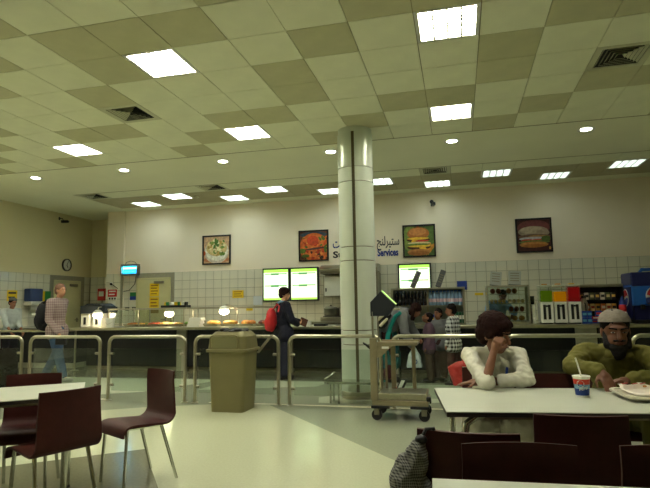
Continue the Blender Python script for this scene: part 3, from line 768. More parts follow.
def make_chair():
    t = thing('chair', 'x', 'chair', (0, 0, 0))
    prof = []   # (y, z) centre line from the drooping front lip to the top of the back
    prof += [(.225, .375), (.222, .40), (.212, .425), (.195, .442), (.17, .452), (.13, .456), (.02, .448), (-.08, .438), (-.12, .436)]
    for k in range(1, 7):
        a = math.radians(-90-13*k); prof.append((-.12+.075*math.cos(a), .511+.075*math.sin(a)))
    ys = prof[-1]; n0 = len(prof)-3
    prof += [(-.198, .56), (-.204, .64), (-.212, .73), (-.220, .81)]
    nx, th = 9, .014
    def pos(i, k, off):
        y, z = prof[i]; a = prof[max(0, i-1)]; b = prof[min(len(prof)-1, i+1)]
        ty, tz = b[0]-a[0], b[1]-a[1]; l = math.hypot(ty, tz); ny, nz = tz/l, -ty/l
        f = 2*k/(nx-1)-1; back = max(0, min(1, (z-.50)/.25)) if i >= n0-1 else 0
        hw = .205-.012*back
        return (f*hw, y+ny*off*-1+.035*back*f*f, z-nz*off)
    def part(i0, i1, name):
        m = MB(); vs = []; N = i1-i0+1
        for off in (0, th):
            for i in range(i0, i1+1):
                for k in range(nx): vs.append(pos(i, k, off))
        fs = []
        for i in range(N-1):
            for k in range(nx-1):
                a = i*nx+k; fs.append((a, a+1, a+nx+1, a+nx)); b = a+N*nx; fs.append((b, b+nx, b+nx+1, b+1))
        e = N*nx
        for i in range(N-1): fs.append((i*nx, (i+1)*nx, (i+1)*nx+e, i*nx+e)); a = i*nx+nx-1; fs.append((a, a+e, a+nx+e, a+nx))
        for k in range(nx-1): fs.append((k, k+e, k+1+e, k+1)); a = (N-1)*nx+k; fs.append((a, a+1, a+1+e, a+e))
        m.add(vs, fs).build(name, M_brown, t, True)
    part(0, n0, 'seat'); part(n0, len(prof)-1, 'backrest')
    for sg in (-1, 1):
        MB().tube([(sg*.165, .17, .44), (sg*.18, .195, .0)], [.013, .011], 10).build('leg', M_chrome, t, True)
        MB().tube([(sg*.165, -.1, .43), (sg*.19, -.23, .0)], [.013, .011], 10).build('leg', M_chrome, t, True)
        MB().tube([(sg*.165, .17, .428), (sg*.165, -.1, .42)], .011, 8).build('seat_rail', M_chrome, t, True)
    MB().tube([(-.165, .17, .428), (.165, .17, .428)], .011, 8).build('cross_rail', M_chrome, t, True)
    return t
ch0 = make_chair(); chn = [0]
def chair(back_mid, facing, lab, grp, d=.215):
    f = Vector(facing).normalized(); loc = (back_mid[0]+f.x*d, back_mid[1]+f.y*d, 0); rz = math.atan2(-f.x, f.y)
    if chn[0] == 0:
        ch0.location = loc; ch0.rotation_euler = (0, 0, rz); ch0['label'] = lab; ch0['group'] = grp
    else: dup(ch0, loc, rz, lab, grp)
    chn[0] += 1
GL, GR = 'chairs around the left table', 'chairs around the men\'s table and the table before it'
chair((-2.345, 3.925), (-.47, -.883), 'brown bent-shell chair standing free, shown whole with metal legs', GL)
chair((-2.35, 2.89), (-.914, .405), 'brown shell chair with its back turned, pushed to the left table', GL)
chair((-3.24, 3.555), (.503, -.864), 'brown shell chair on the far side of the left table', GL)
chair((.49, 2.555), (-.05, 1), 'brown chair tucked under the men\'s table between the two men', GR)
chair((.006, 2.165), (.077, .997), 'brown chair with the dark string bag hanging on its back', GR)
chair((.175, 2.035), (.11, -1), 'brown chair facing the front table, next to the string bag chair', GR)
chair((.70, 2.09), (.05, -1), 'brown chair facing the front table, in front of man in cap', GR)
chair((.60, 3.99), (.05, -1), 'empty brown chair between the two seated men', GR)
chair((.19, 4.34), (.05, -1), 'brown chair under the seated boy in white', GR)
chair((1.08, 4.45), (.05, -1), 'brown chair under the seated man in the cap', GR)

# ================================================================== SERVING COUNTER
WT = .91
wt = thing('worktop', 'long stainless serving worktop with a bright front edge', 'worktop', (0, 9.85, 0))
BX('top_sheet', M_steel, wt, -8.15, 4.6, 0, .95, WT-.02, WT); BX('front_edge', M_steel, wt, -8.15, 4.6, -.012, .012, WT-.055, WT, .006)
BX('tray_lip', M_steeld, wt, -8.15, 4.6, .02, .3, WT-.05, WT-.03)
M_cream = mat('panel_cream', (170, 170, 148), .45, .2)
units = [(-8.0, -5.78, 'serving counter unit under the heated food display'), (-5.56, -3.42, 'dark serving counter unit behind the olive bin'), (-3.24, -1.32, 'dark serving counter unit before the steel hood'), (-1.14, -.28, 'serving counter unit under the drinks cooler'), (-.06, 1.95, 'dark serving counter unit under the pastry case'), (2.3, 4.6, 'dark serving counter unit under the soda machine')]
for x0, x1, lab in units:
    t = thing('counter_unit', lab, 'counter', (x0, 10.2, 0), group='serving counter units')
    BX('carcass', M_dark, t, 0, x1-x0, .02, .55, .08, WT-.055); BX('front_panel', M_dark, t, .03, x1-x0-.03, 0, .02, .1, WT-.08, .004); BX('plinth', M_steeld, t, .02, x1-x0-.02, .06, .5, 0, .08)
cu_ = {}
for o in bpy.data.objects:
    if o.name.startswith('counter_unit'): cu_[round(o.location.x, 2)] = o
for own, x0, x1 in ((-8.0, -5.78, -5.57), (-5.56, -3.42, -3.25), (-3.24, -1.32, -1.15), (-1.14, -.28, -.07), (-.06, 1.95, 2.29)):
    BX('end_panel', M_cream, cu_[own], x0-own, x1-own, -.03, .5, .0, WT-.056)
MB().cyl((-8.08, .1, .01), (-8.08, .1, WT-.05), .022, n=10).build('leg', M_steel, wt, True); MB().lathe([(.09, 0), (.09, .01), (.03, .02)], 16, (-8.08, .1, 0)).build('floor_plate', M_steel, wt, True)

# queue barrier by the worker
qb = thing('queue_barrier', 'steel post barrier with a level bar beside the capped worker', 'barrier', (-9.3, 8.75, 0))
for x in (0, 1.9):
    MB().cyl((x, 0, .012), (x, 0, .93), .024, n=12).build('post', M_steel, qb, True); MB().lathe([(.16, 0), (.16, .012), (.03, .03)], 20, (x, 0, 0)).build('base', M_steel, qb, True)
MB().tube([(0, 0, .9), (1.9, 0, .9)], .022, 10).build('bar', M_steel, qb, True)

# ---- wash trough / low counter on the left behind the walking man
lc = thing('low_counter', 'dull steel low counter along the left behind the walking man', 'counter', (-10.35, 10.2, 0))
BX('top', M_steeld, lc, 0, 2.0, 0, .6, .82, .88, .006); BX('body', M_dark, lc, .05, 1.95, .1, .55, .12, .82); BX('plinth', M_cream, lc, .08, 1.92, .12, .5, 0, .12)

# ---- heated display: glass guard shelf
M_warm = mat('heat_lamp_glow', (255, 240, 210), .4, emit=(1, .84, .56), es=7)
sg_ = thing('sneeze_guard', 'steel framed glass guard shelf over the hot food', 'guard', (-7.46, 10.2, WT))
BX('top_glass', M_glass, sg_, 0, 1.86, 0, .42, .385, .393); BX('shelf_rail', M_steel, sg_, -.02, 1.88, -.02, .01, .365, .4, .004); BX('shelf_rail', M_steel, sg_, -.02, 1.88, .41, .44, .365, .4, .004)
for x in (0, .35, .75, 1.3, 1.82):
    MB().cyl((x, .42, .0), (x, .42, .37), .015, n=8).build('post', M_steel, sg_, True)
for x in (0, .75, 1.82): MB().cyl((x, .0, .0), (x, .0, .37), .015, n=8).build('post', M_steel, sg_, True)
BX('front_glass', M_glass, sg_, .02, 1.80, -.005, .003, .08, .36)
sg2 = thing('sneeze_guard', 'longer plain guard shelf over the bread beside the lamp stand', 'guard', (-5.5, 10.45, WT))
BX('shelf_rail', M_steel, sg2, 0, 2.0, 0, .03, .36, .4, .004); BX('top_glass', M_glass, sg2, 0, 2.0, .03, .25, .38, .388)
for x in (.05, .22, 1.95): MB().cyl((x, .015, 0), (x, .015, .36), .016, n=8).build('post', M_steel, sg2, True)
def lamp(lab, loc, stand):
    t = thing('heat_lamp', lab, 'lamp', loc, group='heat lamps over the food')
    MB().lathe([(.03, .13), (.05, .125), (.09, .09), (.11, .06), (.105, .055), (.08, .08), (.04, .11), (.025, .115)], 20).build('shade', M_white, t, True)
    MB().ell((0, 0, .01), (.1, .1, .068)).build('bulb', M_warm, t, True)
    if stand is None:
        MB().tube([(0, 0, .125), (0, .02, .18), (0, .115, .19)], .012, 8).build('bracket', M_steel, t, True)
    elif stand:
        MB().tube([(0, 0, .11), (.03, .02, .15), (.13, .12, .13), (.20, .22, .05), (.20, .22, -loc[2]+WT)], .014, 8).build('stand_pole', M_steel, t, True)
    else:
        MB().cyl((0, 0, .115), (0, 0, 1.295-loc[2]), .012, n=8).build('stem', M_steel, t, True)
lamp('glowing heat lamp under the guard shelf near packets', (-6.1, 10.4, 1.165), False)
lamp('glowing heat lamp under the dark arched hood', (-7.56, 9.97, 1.16), None)
lamp('glowing heat lamp on a thin stand above the bread', (-4.72, 10.2, 1.2), True)

# left station: two dispensers under an arched dark hood
hd = thing('arched_hood', 'dark arched hood standing over two white dispensers', 'hood', (-8.1, 10.1, WT))
prof = [(-.02, .34), (.05, .46), (.16, .52), (.45, .52), (.56, .46), (.63, .34), (.60, .34), (.54, .43), (.44, .49), (.17, .49), (.07, .43), (.01, .34)]
MB().prism(prof[::-1], 'y', 0, .45).build('arch', mat('hood_dark', (40, 46, 50), .75), hd, False, .004)
BX('front_valance', MATS['hood_dark'], hd, .0, .61, -.01, .01, .30, .47)
BX('end_cap', MATS['hood_dark'], hd, .59, .61, .0, .45, .30, .44)
for x in (.0, .6): BX('post', M_steel, hd, x-.012, x+.012, .2, .23, 0, .35)
for k in range(2):
    t = thing('dispenser', 'white %s dispenser under the dark arched hood' % ('rounded drink' if k == 0 else 'square cutlery'), 'dispenser', (-8.0+k*.3, 10.22, WT), group='dispensers under the hood')
    BX('body', M_white, t, -.11, .11, -.1, .12, .0, .31, .02); BX('slot', M_dark, t, -.03, .03, -.105, -.1, .06, .22); BX('label_plate', M_steel, t, -.09, .09, -.104, -.1, .26, .29)

# hot food pans
foodc = [(214, 130, 60), (196, 90, 46), (226, 176, 84), (120, 140, 56), (170, 80, 40), (232, 190, 120), (206, 140, 90), (150, 60, 36)]
def food_pan(x, y, lab, cols, wd=.3, dp_=.34, big=1):
    t = thing('food_pan', lab, 'food pan', (x, y, WT+.001), group='hot food pans on the worktop')
    MB().add([(-wd/2, -dp_/2, .05), (wd/2, -dp_/2, .05), (wd/2, dp_/2, .05), (-wd/2, dp_/2, .05), (-wd/2+.03, -dp_/2+.03, 0), (wd/2-.03, -dp_/2+.03, 0), (wd/2-.03, dp_/2-.03, 0), (-wd/2+.03, dp_/2-.03, 0)],
             [(4, 5, 6, 7), (0, 1, 5, 4), (1, 2, 6, 5), (2, 3, 7, 6), (3, 0, 4, 7)]).build('pan', M_steel, t)
    mats = [mat('food_%d_%d_%d' % c, c, .5, var=.25, scale=25) for c in cols]; m = MB()
    for k in range(26):
        m.cur = k % len(mats); s_ = random.uniform(.03, .055)*big
        m.ell((random.uniform(-wd/2+.065*big, wd/2-.065*big), random.uniform(-dp_/2+.07*big, dp_/2-.07*big), random.uniform(.045, .06)+.03*(big-1)), (s_*1.3, s_, s_*.7), Matrix.Rotation(random.uniform(0, 3), 3, 'Z'), 8, 5)
    o = m.build('food', mats, t, True); o['kind'] = 'stuff'
fl_ = ['orange stew in steel pan beside the white bucket', 'green and yellow vegetables in steel pan under guard', 'brown meat pieces in steel pan under guard', 'yellow rice in steel pan near the middle guard post', 'pale chicken pieces in steel pan under heat lamp', 'green salad in steel pan at the guard end']
fcs = [[foodc[0], foodc[2]], [foodc[3], foodc[2]], [foodc[4], foodc[1]], [foodc[2], foodc[5]], [foodc[5], foodc[6]], [(96, 150, 50), foodc[3]]]
for k in range(6): food_pan(-7.0+k*.275, 10.41, fl_[k], fcs[k], .26, .32)
for k, (lab, cs) in enumerate([('golden bread heap in pan beside white boxes', [(236, 180, 90), (240, 200, 120)]), ('large golden pastry heap in pan near lamp stand', [(240, 186, 90), (220, 140, 60)]), ('orange fritters in pan behind the bin lid', [(226, 140, 60), (236, 180, 90)]), ('dark brown meat skewers in pan beside the woman', [(120, 60, 40), (196, 100, 56)])]):
    food_pan(-4.96+k*.385, 10.22, lab, cs, .34, .34, 1.5)
bk = thing('bucket', 'white round bucket glowing in heat lamp light', 'bucket', (-7.27, 10.0, WT))
MB().lathe([(.08, 0), (.1, .19), (.106, .19), (.106, .2), (.094, .2), (.075, .02), (.001, .02)], 24).build('pail', M_white, bk, True)
MB().tube([(-.1, 0, .18), (-.07, -.06, .1), (0, -.1, .07), (.07, -.06, .1), (.1, 0, .18)], .004, 6).build('bail_handle', M_steel, bk)
for k in range(3):
    t = thing('takeaway_box', 'white takeaway box in a small stack beside the bread, %s' % ('lowest' if k == 0 else 'middle' if k == 1 else 'topmost'), 'box', (-5.33+.02*k, 10.12, WT+.0+k*.062), group='takeaway boxes')
    BX('tray', M_white, t, -.14, .14, -.1, .1, 0, .035, .006); BX('lid', M_white, t, -.135, .135, -.095, .095, .035, .06, .008)
# packets on top of the guard
bs = thing('packet_tray', 'black tray of yellow and green packets on the guard shelf', 'tray', (-5.95, 10.41, WT+.401))
BX('tray', M_black, bs, -.3, .3, -.11, .11, 0, .05, .006)
pc = [(M_yellow, -.27), (M_green, -.2), (M_white, -.12), (M_white, -.07), (M_yellow, 0), (M_green, .06), (M_yellow, .12), (M_white, .18), (M_black, .23)]
for m_, x in pc:
    o = MB().box(-.025, .025, -.06, .06, 0, .09).build('packet', m_, bs, bevel=.006); o.location = (x+.02, random.uniform(-.03, .03), .03); o.rotation_euler = (0, random.uniform(-.2, .2), random.uniform(-.3, .3))

# ================================================================== COOKING AREA AT THE WALL
bc = thing('back_counter', 'steel back counter under the hood against the tiles', 'counter', (-3.9, 11.75, 0))
BX('top', M_steel, bc, 0, 2.3, 0, .62, .9, .94, .006); BX('body', M_steeld, bc, .03, 2.27, .05, .6, .1, .9); BX('plinth', M_dark, bc, .05, 2.25, .08, .58, 0, .1)
eh = thing('extractor_hood', 'stainless extractor hood high on tiles beside the menu screens', 'hood', (-3.12, YB-.01, 0))
MB().prism([(0, 2.08), (-.5, 2.08), (-.5, 2.14), (-.32, 2.24), (0, 2.24)], 'x', 0, 1.36).build('canopy', M_steel, eh); BX('filter_lip', M_steeld, eh, .02, 1.34, -.48, -.02, 2.03, 2.08); BX('side_panel', M_steeld, eh, 1.3, 1.36, -.5, 0, 1.4, 2.04)
cb = thing('wall_cabinet', 'pale steel wall cabinet under the extractor hood', 'cabinet', (-3.05, YB-.01, 1.5))
BX('body', M_steel, cb, 0, 1.2, -.38, 0, 0, .48, .006); d_ = BX('door', M_white, cb, .02, .58, -.395, -.38, .02, .46, .004); BX('handle', M_black, d_, .05, .075, -.42, -.395, .12, .2); d_ = BX('door', M_white, cb, .61, 1.18, -.395, -.38, .02, .46, .004); BX('handle', M_black, d_, 1.12, 1.145, -.42, -.395, .12, .2)
ck_ = thing('cooking_range', 'steel cooking range top under the wall cabinet', 'range', (-3.08, 11.78, .94))
BX('body', M_steel, ck_, 0, 1.25, 0, .5, 0, .1, .006); BX('splash_back', M_steeld, ck_, 0, 1.25, .5, .54, 0, .3); BX('pan_support', M_black, ck_, .05, 1.2, .05, .45, .1, .115)
for k in range(3):
    t = thing('cooking_pot', 'wide steel cooking pot on the range, %s' % ('beside the menu screen', 'half behind the column', 'behind the column')[k], 'pot', (-2.88+k*.36, 12.0, 1.055), group='cooking pots')
    MB().lathe([(.13, 0), (.16, .02), (.165, .16), (.17, .17), (.172, .175)], 24).build('pot', M_steel, t, True); MB().lathe([(.172, .175), (.13, .21), (.02, .23), (.001, .23)], 24).build('lid', M_steeld, t, True); MB().lathe([(.015, .23), (.02, .26), (.001, .262)], 10).build('knob', M_black, t, True)

cp = thing('card_terminal', 'small black payment tray on the worktop beside the woman', 'tray', (-2.62, 10.05, WT))
BX('base', M_black, cp, -.12, .12, -.1, .1, 0, .04, .008); BX('screen', M_white, cp, -.32, -.2, -.05, .05, .0, .1, .006)

# ================================================================== DRINKS COOLER
fc_ = thing('drinks_cooler', 'open steel drinks cooler with rows of bottles', 'cooler', (-1.25, 10.1, WT))
W, D_, H_ = 1.36, .5, .69
for x in (0, W-.04): BX('side_frame', M_steel, fc_, x, x+.04, 0, D_, 0, H_, .004)
BX('top', M_steel, fc_, 0, W, 0, D_, H_-.035, H_, .004); BX('back_panel', mat('cooler_back', (170, 180, 170), .4), fc_, .04, W-.04, D_-.03, D_, .02, H_-.035)
BX('deck', M_steel, fc_, 0, W, 0, D_, 0, .03); BX('shelf', M_steel, fc_, .04, W-.04, .02, D_-.03, .345, .36); BX('mullion', M_steel, fc_, W*.5-.015, W*.5+.015, 0, .03, .03, H_-.035)
M_btld = mat('bottle_dark', (24, 18, 22), .2); M_btlb = mat('bottle_water', (150, 186, 220), .1, trans=.0, alpha=.8); M_capw = mat('cap_white', (220, 224, 226), .4); M_capb = mat('cap_blue', (60, 110, 190), .4)
def bottle(x, y, z, mb, mc, lab, grp, lc=None):
    t = thing('bottle', lab, 'bottle', (x, y, z), group=grp)
    MB().lathe([(.028, 0), (.032, .01), (.032, .16), (.026, .205), (.014, .24), (.014, .255)], 12).build('body', mb, t, True)
    MB().lathe([(.016, .253), (.016, .275), (.001, .275)], 10).build('cap', mc, t, True)
    if lc: MB().lathe([(.0328, .06), (.0328, .125)], 12).build('label_band', lc, t, True)
    return t
M_lred = mat('label_red', (150, 30, 40), .5); M_lbl = mat('label_pale_blue', (120, 160, 210), .5); M_lpk = mat('label_pink', (206, 176, 190), .5)
b0 = bottle(-1.16, 10.2, WT+.36, M_btld, M_capw, 'dark cola bottle with pale cap on the cooler\'s upper shelf', 'cola bottles in the cooler', M_black)
for k in range(1, 9): dup(b0, (-1.16+k*.068, 10.2, WT+.36))
b1 = bottle(-.52, 10.2, WT+.36, M_btlb, M_capb, 'pale blue water bottle on the cooler\'s upper shelf', 'water bottles in the cooler', M_lpk)
for k in range(1, 9): dup(b1, (-.52+k*.068, 10.2, WT+.36))
b2 = bottle(-1.16, 10.32, WT+.36, M_btlb, M_capb, 'blue capped bottle in the cooler\'s second row', 'bottles in the second row', M_lbl)
for k in range(1, 18): 
    if k != 9: dup(b2, (-1.16+k*.068, 10.32, WT+.36))
def pack(x, y, z, wd, dp__, ht, m1, m2, lab, grp):
    t = thing('snack_pack', lab, 'snack', (x, y, z), group=grp)
    BX('packet', m1, t, -wd/2, wd/2, -dp__/2, dp__/2, 0, ht, .008); BX('print_band', m2, t, -wd*.4, wd*.4, -dp__/2-.002, -dp__/2, ht*.35, ht*.7)
    return t
p0 = pack(-.58, 10.2, WT+.03, .07, .06, .16, M_blue, M_yellow, 'blue snack pack with yellow band in the cooler', 'blue packs in the cooler')
for k in range(1, 3): dup(p0, (-.58+k*.085, 10.2, WT+.03))
p1 = pack(-.1, 10.2, WT+.03, .05, .06, .2, mat('pack_green', (30, 90, 60), .4), M_white, 'green carton in the cooler\'s lower shelf', 'green cartons in the cooler')
for k in range(1, 4): dup(p1, (-.1+k*.055, 10.2, WT+.03))
p2 = pack(-1.1, 10.2, WT+.03, .08, .06, .14, mat('pack_orange', (206, 120, 40), .4), M_yellow, 'orange snack pack in the cooler beside the bending woman', 'orange packs in the cooler')
for k in range(1, 3): dup(p2, (-1.1+k*.1, 10.2, WT+.03))
sign('wall_notice', 'small blue notice on the tiles above the drinks cooler', 'sign', .08, 1.7, .22, .2, M_blue)
def card(x, y, z, tilt, lean, m_, lab, grp, ht=.3, wd=.21):
    t = thing('menu_card', lab, 'menu card', (x, y, z), group=grp)
    t.rotation_euler = (lean, tilt, 0)
    BX('sheet', m_, t, -wd/2, wd/2, -.003, .003, .012, ht); BX('foot', M_dark, t, -wd/2, wd/2, -.03, .03, 0, .014)
    for k in range(4): BX('text_line', M_steeld, t, -wd*.35, wd*.35, -.005, -.003, ht*.3+k*.045, ht*.3+k*.045+.015)
M_card = mat('card_grey', (176, 180, 172), .5); M_cardd = mat('card_dark', (96, 96, 98), .5)
card(-.86, 10.3, WT+H_+.01, .42, 0, M_cardd, 'tilted grey menu card on the cooler before the menu screen', 'menu cards', .34, .1)
card(-.38, 10.3, WT+H_+.01, .36, 0, M_cardd, 'tilted grey menu card on the cooler before bare tiles', 'menu cards', .34, .1)

# ================================================================== PASTRY CASE
pc_ = thing('pastry_case', 'glass pastry case with steel frame and lit shelves', 'display case', (.49, 10.1, WT))
W, D_, H_ = .74, .5, .70
for x in (0, W-.03):
    for y in (0, D_-.03): BX('corner_post', M_steel, pc_, x, x+.03, y, y+.03, 0, H_)
BX('top', M_steel, pc_, 0, W, 0, D_, H_-.03, H_, .004); BX('deck', M_steel, pc_, 0, W, 0, D_, 0, .05, .004)
for z in (.2, .36, .53): BX('glass_shelf', M_glass, pc_, .03, W-.03, .03, D_-.03, z, z+.008)
BX('front_glass', M_glass, pc_, .03, W-.03, .002, .008, .05, H_-.03)
for x in (.004, W-.01): BX('side_glass', M_glass, pc_, x, x+.006, .03, D_-.03, .05, H_-.03)
def bakery(x, z, wd, ht, c, lab, n=4):
    t = thing('pastry_tray', lab, 'pastry', (.49+x, 10.3, WT+z), group='pastries in the glass case')
    BX('tray', M_steel, t, -wd/2, wd/2, -.1, .1, 0, .012)
    mm = mat('bake_%d_%d_%d' % c, c, .5, var=.2, scale=25)
    for k in range(n): MB().ell((-wd/2+(k+.5)*wd/n, 0, .012+ht*.5), (wd/n*.46, .08, ht*.5), None, 10, 7).build('pastry', mm, t, True)
bakery(.17, .538, .2, .1, (150, 70, 50), 'red-brown pastries on the case\'s upper glass shelf', 2); bakery(.45, .538, .2, .1, (180, 120, 60), 'golden pastries on the case\'s upper glass shelf', 2)
bakery(.2, .368, .28, .07, (226, 190, 130), 'cream rolls on the case\'s middle shelf, near left post'); bakery(.52, .368, .3, .07, (236, 210, 150), 'pale buns on the case\'s middle shelf, near right post')
bakery(.52, .208, .28, .1, (150, 80, 50), 'dark loaves on the case\'s lower glass shelf', 3); bakery(.48, .05, .36, .09, (200, 150, 60), 'yellow wrapped cakes on the case floor', 3)
card(.66, 10.3, WT+H_, .12, 0, M_card, 'pale menu card standing on the pastry case, nearer the cooler', 'menu cards', .26, .2)
card(1.0, 10.3, WT+H_, .05, 0, M_card, 'pale menu card standing on the pastry case, nearer the juice', 'menu cards', .26, .22)

# cups between the case and the juice
for k in range(2):
    t = thing('cup_stack', 'stack of %s cups between pastry case and juice machine' % ('black' if k else 'white'), 'cups', (1.29, 10.2+k*.12, WT), group='cup stacks')
    prof = []
    for j in range(7+3*k): prof += [(.032, j*.05), (.036, j*.05+.035), (.04, j*.05+.04), (.04, j*.05+.048)]
    MB().lathe(prof, 14).build('cups', M_black if k else M_white, t, True); MB().lathe([(.05, -.0), (.05, .004), (.034, .006)], 14).build('saucer', M_steel, t)

# ================================================================== JUICE DISPENSER
jd = thing('juice_dispenser', 'three-bowl juice dispenser with green, yellow and red juice', 'dispenser', (1.4, 10.12, WT))
jc = [((110, 140, 20), .2, (200, 140, 40)), ((236, 160, 10), .18, (220, 150, 40)), ((170, 22, 28), .25, (226, 180, 60))]
for k, (c, hl, lc_) in enumerate(jc):
    x = k*.228
    b_ = BX('cabinet', M_white, jd, x, x+.21, 0, .4, .02, .385, .012)
    BX('vent_panel', M_dark, b_, x+.04, x+.085, -.004, 0, .08, .34); BX('vent_panel', M_dark, b_, x+.12, x+.165, -.004, 0, .08, .34); BX('tap', M_black, b_, x+.075, x+.135, -.04, 0, .3, .33)
    BX('foot', M_black, jd, x+.02, x+.19, .03, .37, 0, .02)
    BX('juice', mat('juice_%d' % k, c, .15, emit=tuple(lin(q) for q in c), es=.05), jd, x+.012, x+.198, .012, .388, .39, .39+hl, .01)
    BX('bowl', M_glass, jd, x+.004, x+.206, .004, .396, .387, .66, .014)
    BX('bowl_lid', mat('bowl_lid', (206, 206, 180), .3), jd, x+.0, x+.21, 0, .4, .66, .69, .01)
    BX('lid_knob', mat('lid_knob_%d' % k, lc_, .4), jd, x+.06, x+.15, .15, .25, .69, .715, .006)

# ================================================================== SNACK SHELF
sc = thing('snack_shelf', 'dark open snack shelf with steel top behind the capped man', 'shelf', (2.08, 10.45, WT))
BX('back_panel', M_black, sc, 0, .76, .32, .34, 0, .64); BX('top', M_steel, sc, 0, .755, 0, .34, .64, .69, .004)
for x in (0, .74): BX('side_panel', M_black, sc, x, x+.02, 0, .32, 0, .64)
for z in (.2, .4): BX('shelf', M_dark, sc, .02, .74, .02, .32, z, z+.012)
pcs = [((60, 60, 60), (226, 180, 90)), ((226, 196, 130), (150, 60, 40)), ((230, 220, 200), (60, 60, 60)), ((200, 150, 70), (40, 40, 40)), ((90, 100, 70), (230, 210, 150)), ((210, 120, 60), (240, 230, 210))]
cn = ['grey', 'cream', 'white', 'tan', 'olive', 'orange']
for r_ in range(2):
    for k in range(7):
        a, b = pcs[(k*2+r_*3) % 6]
        pack(2.16+k*.088, 10.55, WT+.413-.2*r_, .07, .06, .13, mat('snack_%d_%d_%d' % a, a, .4), mat('snack_%d_%d_%d' % b, b, .4), '%s snack bag on the %s of the dark snack shelf' % (cn[(k*2+r_*3) % 6], 'upper board' if r_ == 0 else 'middle board'), 'snack bags on the dark shelf')
p3 = pack(2.1, 10.12, WT, .075, .07, .11, M_blue, mat('pack_cyan', (90, 160, 190), .4), 'blue snack box stacked on the worktop beside the steel flask', 'blue snack boxes')
for k, (x, z) in enumerate(((2.18, 0), (2.1, .111), (2.18, .111))): dup(p3, (x, 10.12, WT+z))
p4 = pack(2.29, 10.28, WT, .09, .07, .07, M_blue, M_red, 'blue and red box in the low row before the snacks', 'blue and red boxes')
for k in range(1, 4): dup(p4, (2.29+.1*k, 10.28, WT))
p5 = pack(2.34, 10.28, WT+.071, .18, .07, .05, M_red, M_white, 'flat red and white box lying on the low row', 'flat red boxes')
dup(p5, (2.54, 10.28, WT+.071))
pack(2.36, 10.28, WT+.122, .1, .07, .1, M_blue, M_red, 'single blue box on top of the flat red boxes', 'blue and red boxes')
kt = thing('steel_flask', 'tall steel flask standing beside the juice dispenser', 'flask', (2.15, 10.32, WT+.0))
MB().lathe([(.06, 0), (.065, .02), (.065, .36), (.04, .42), (.04, .44)], 20).build('body', M_steel, kt, True); MB().lathe([(.042, .44), (.042, .49), (.001, .495)], 16).build('lid', M_black, kt, True); MB().tube([(.0, -.06, .36), (.0, -.12, .33), (.0, -.12, .2), (0, -.065, .16)], .01, 8).build('handle', M_black, kt, True)
# red white blue bottle cup tower
cu = thing('squeeze_bottle', 'red, white and blue squeeze bottle beside the soda machine', 'bottle', (2.74, 10.22, WT+.0))
MB().lathe([(.07, 0), (.07, .16), (.06, .2)], 18).build('lower_body', M_white, cu, True); MB().lathe([(.055, .2), (.06, .22), (.058, .3), (.05, .32)], 18).build('red_band', M_red, cu, True); MB().lathe([(.05, .32), (.045, .36), (.048, .36), (.02, .42), (.012, .46)], 18).build('blue_cap', M_blue, cu, True)

# ================================================================== SODA MACHINE
M_navy = mat('soda_navy', (24, 30, 92), .35); M_sblue = mat('soda_blue', (34, 98, 190), .35)
sd = thing('soda_machine', 'blue soda fountain machine with red white and blue roundel', 'machine', (2.86, 10.08, WT))
BX('lower_body', M_navy, sd, .04, .74, .06, .55, 0, .3, .01); BX('drip_tray', M_black, sd, .02, .76, -.06, .3, 0, .06, .006)
BX('main_body', M_sblue, sd, 0, .78, 0, .58, .3, .68, .02); BX('upper_body', M_navy, sd, 0, .78, -.01, .58, .62, .87, .03)
BX('side_cheek', M_navy, sd, -.012, .0, .02, .56, .1, .62); MB().tube([(.2, .2, .86), (.24, .2, .92), (.5, .2, .92), (.54, .2, .86)], .03, 10).build('top_handle', M_sblue, sd, True)
BX('highlight_cap', M_white, sd, .28, .46, .17, .2, .945, .952)
def roundel(parent, loc, r, rz):
    e = bpy.data.objects.new('roundel', None)
    mats = [M_white, M_red, M_blue]; m = MB()
    def cap_(y, sgn, mi_, r_):
        m.cur = mi_; vs = []
        n = 20
        for k in range(n+1):
            a = (PI*k/n) if sgn > 0 else (PI+PI*k/n); 
            vs.append((r_*math.cos(a), y, max(.12*r_, r_*math.sin(a)) if sgn > 0 else min(-.12*r_, r_*math.sin(a))))
        # wavy inner edge
        for k in range(1, n):
            q = (-1+2*k/n) if sgn > 0 else (1-2*k/n); vs.append((q*r_*.97, y, sgn*.14*r_+.12*r_*math.sin(q*PI)))
        m.add(vs, [tuple(range(len(vs)))])
    m.cur = 0; m.cyl((0, -.004, 0), (0, 0, 0), r, n=28)
    cap_(-.0055, 1, 1, r*.9); cap_(-.0055, -1, 2, r*.9)
    o = m.build('roundel', mats, parent); o.location = loc; o.rotation_euler = (0, 0, rz); return o
roundel(sd, (.38, -.001, .46), .17, 0); roundel(sd, (-.013, .3, .44), .15, -PI/2)
for k in range(4): BX('nozzle', M_black, sd, .12+k*.15, .18+k*.15, -.05, .02, .24, .32, .008)
BX('valve_cover', M_navy, sd, .2, .74, -.09, -.0, .32, .44, .03)

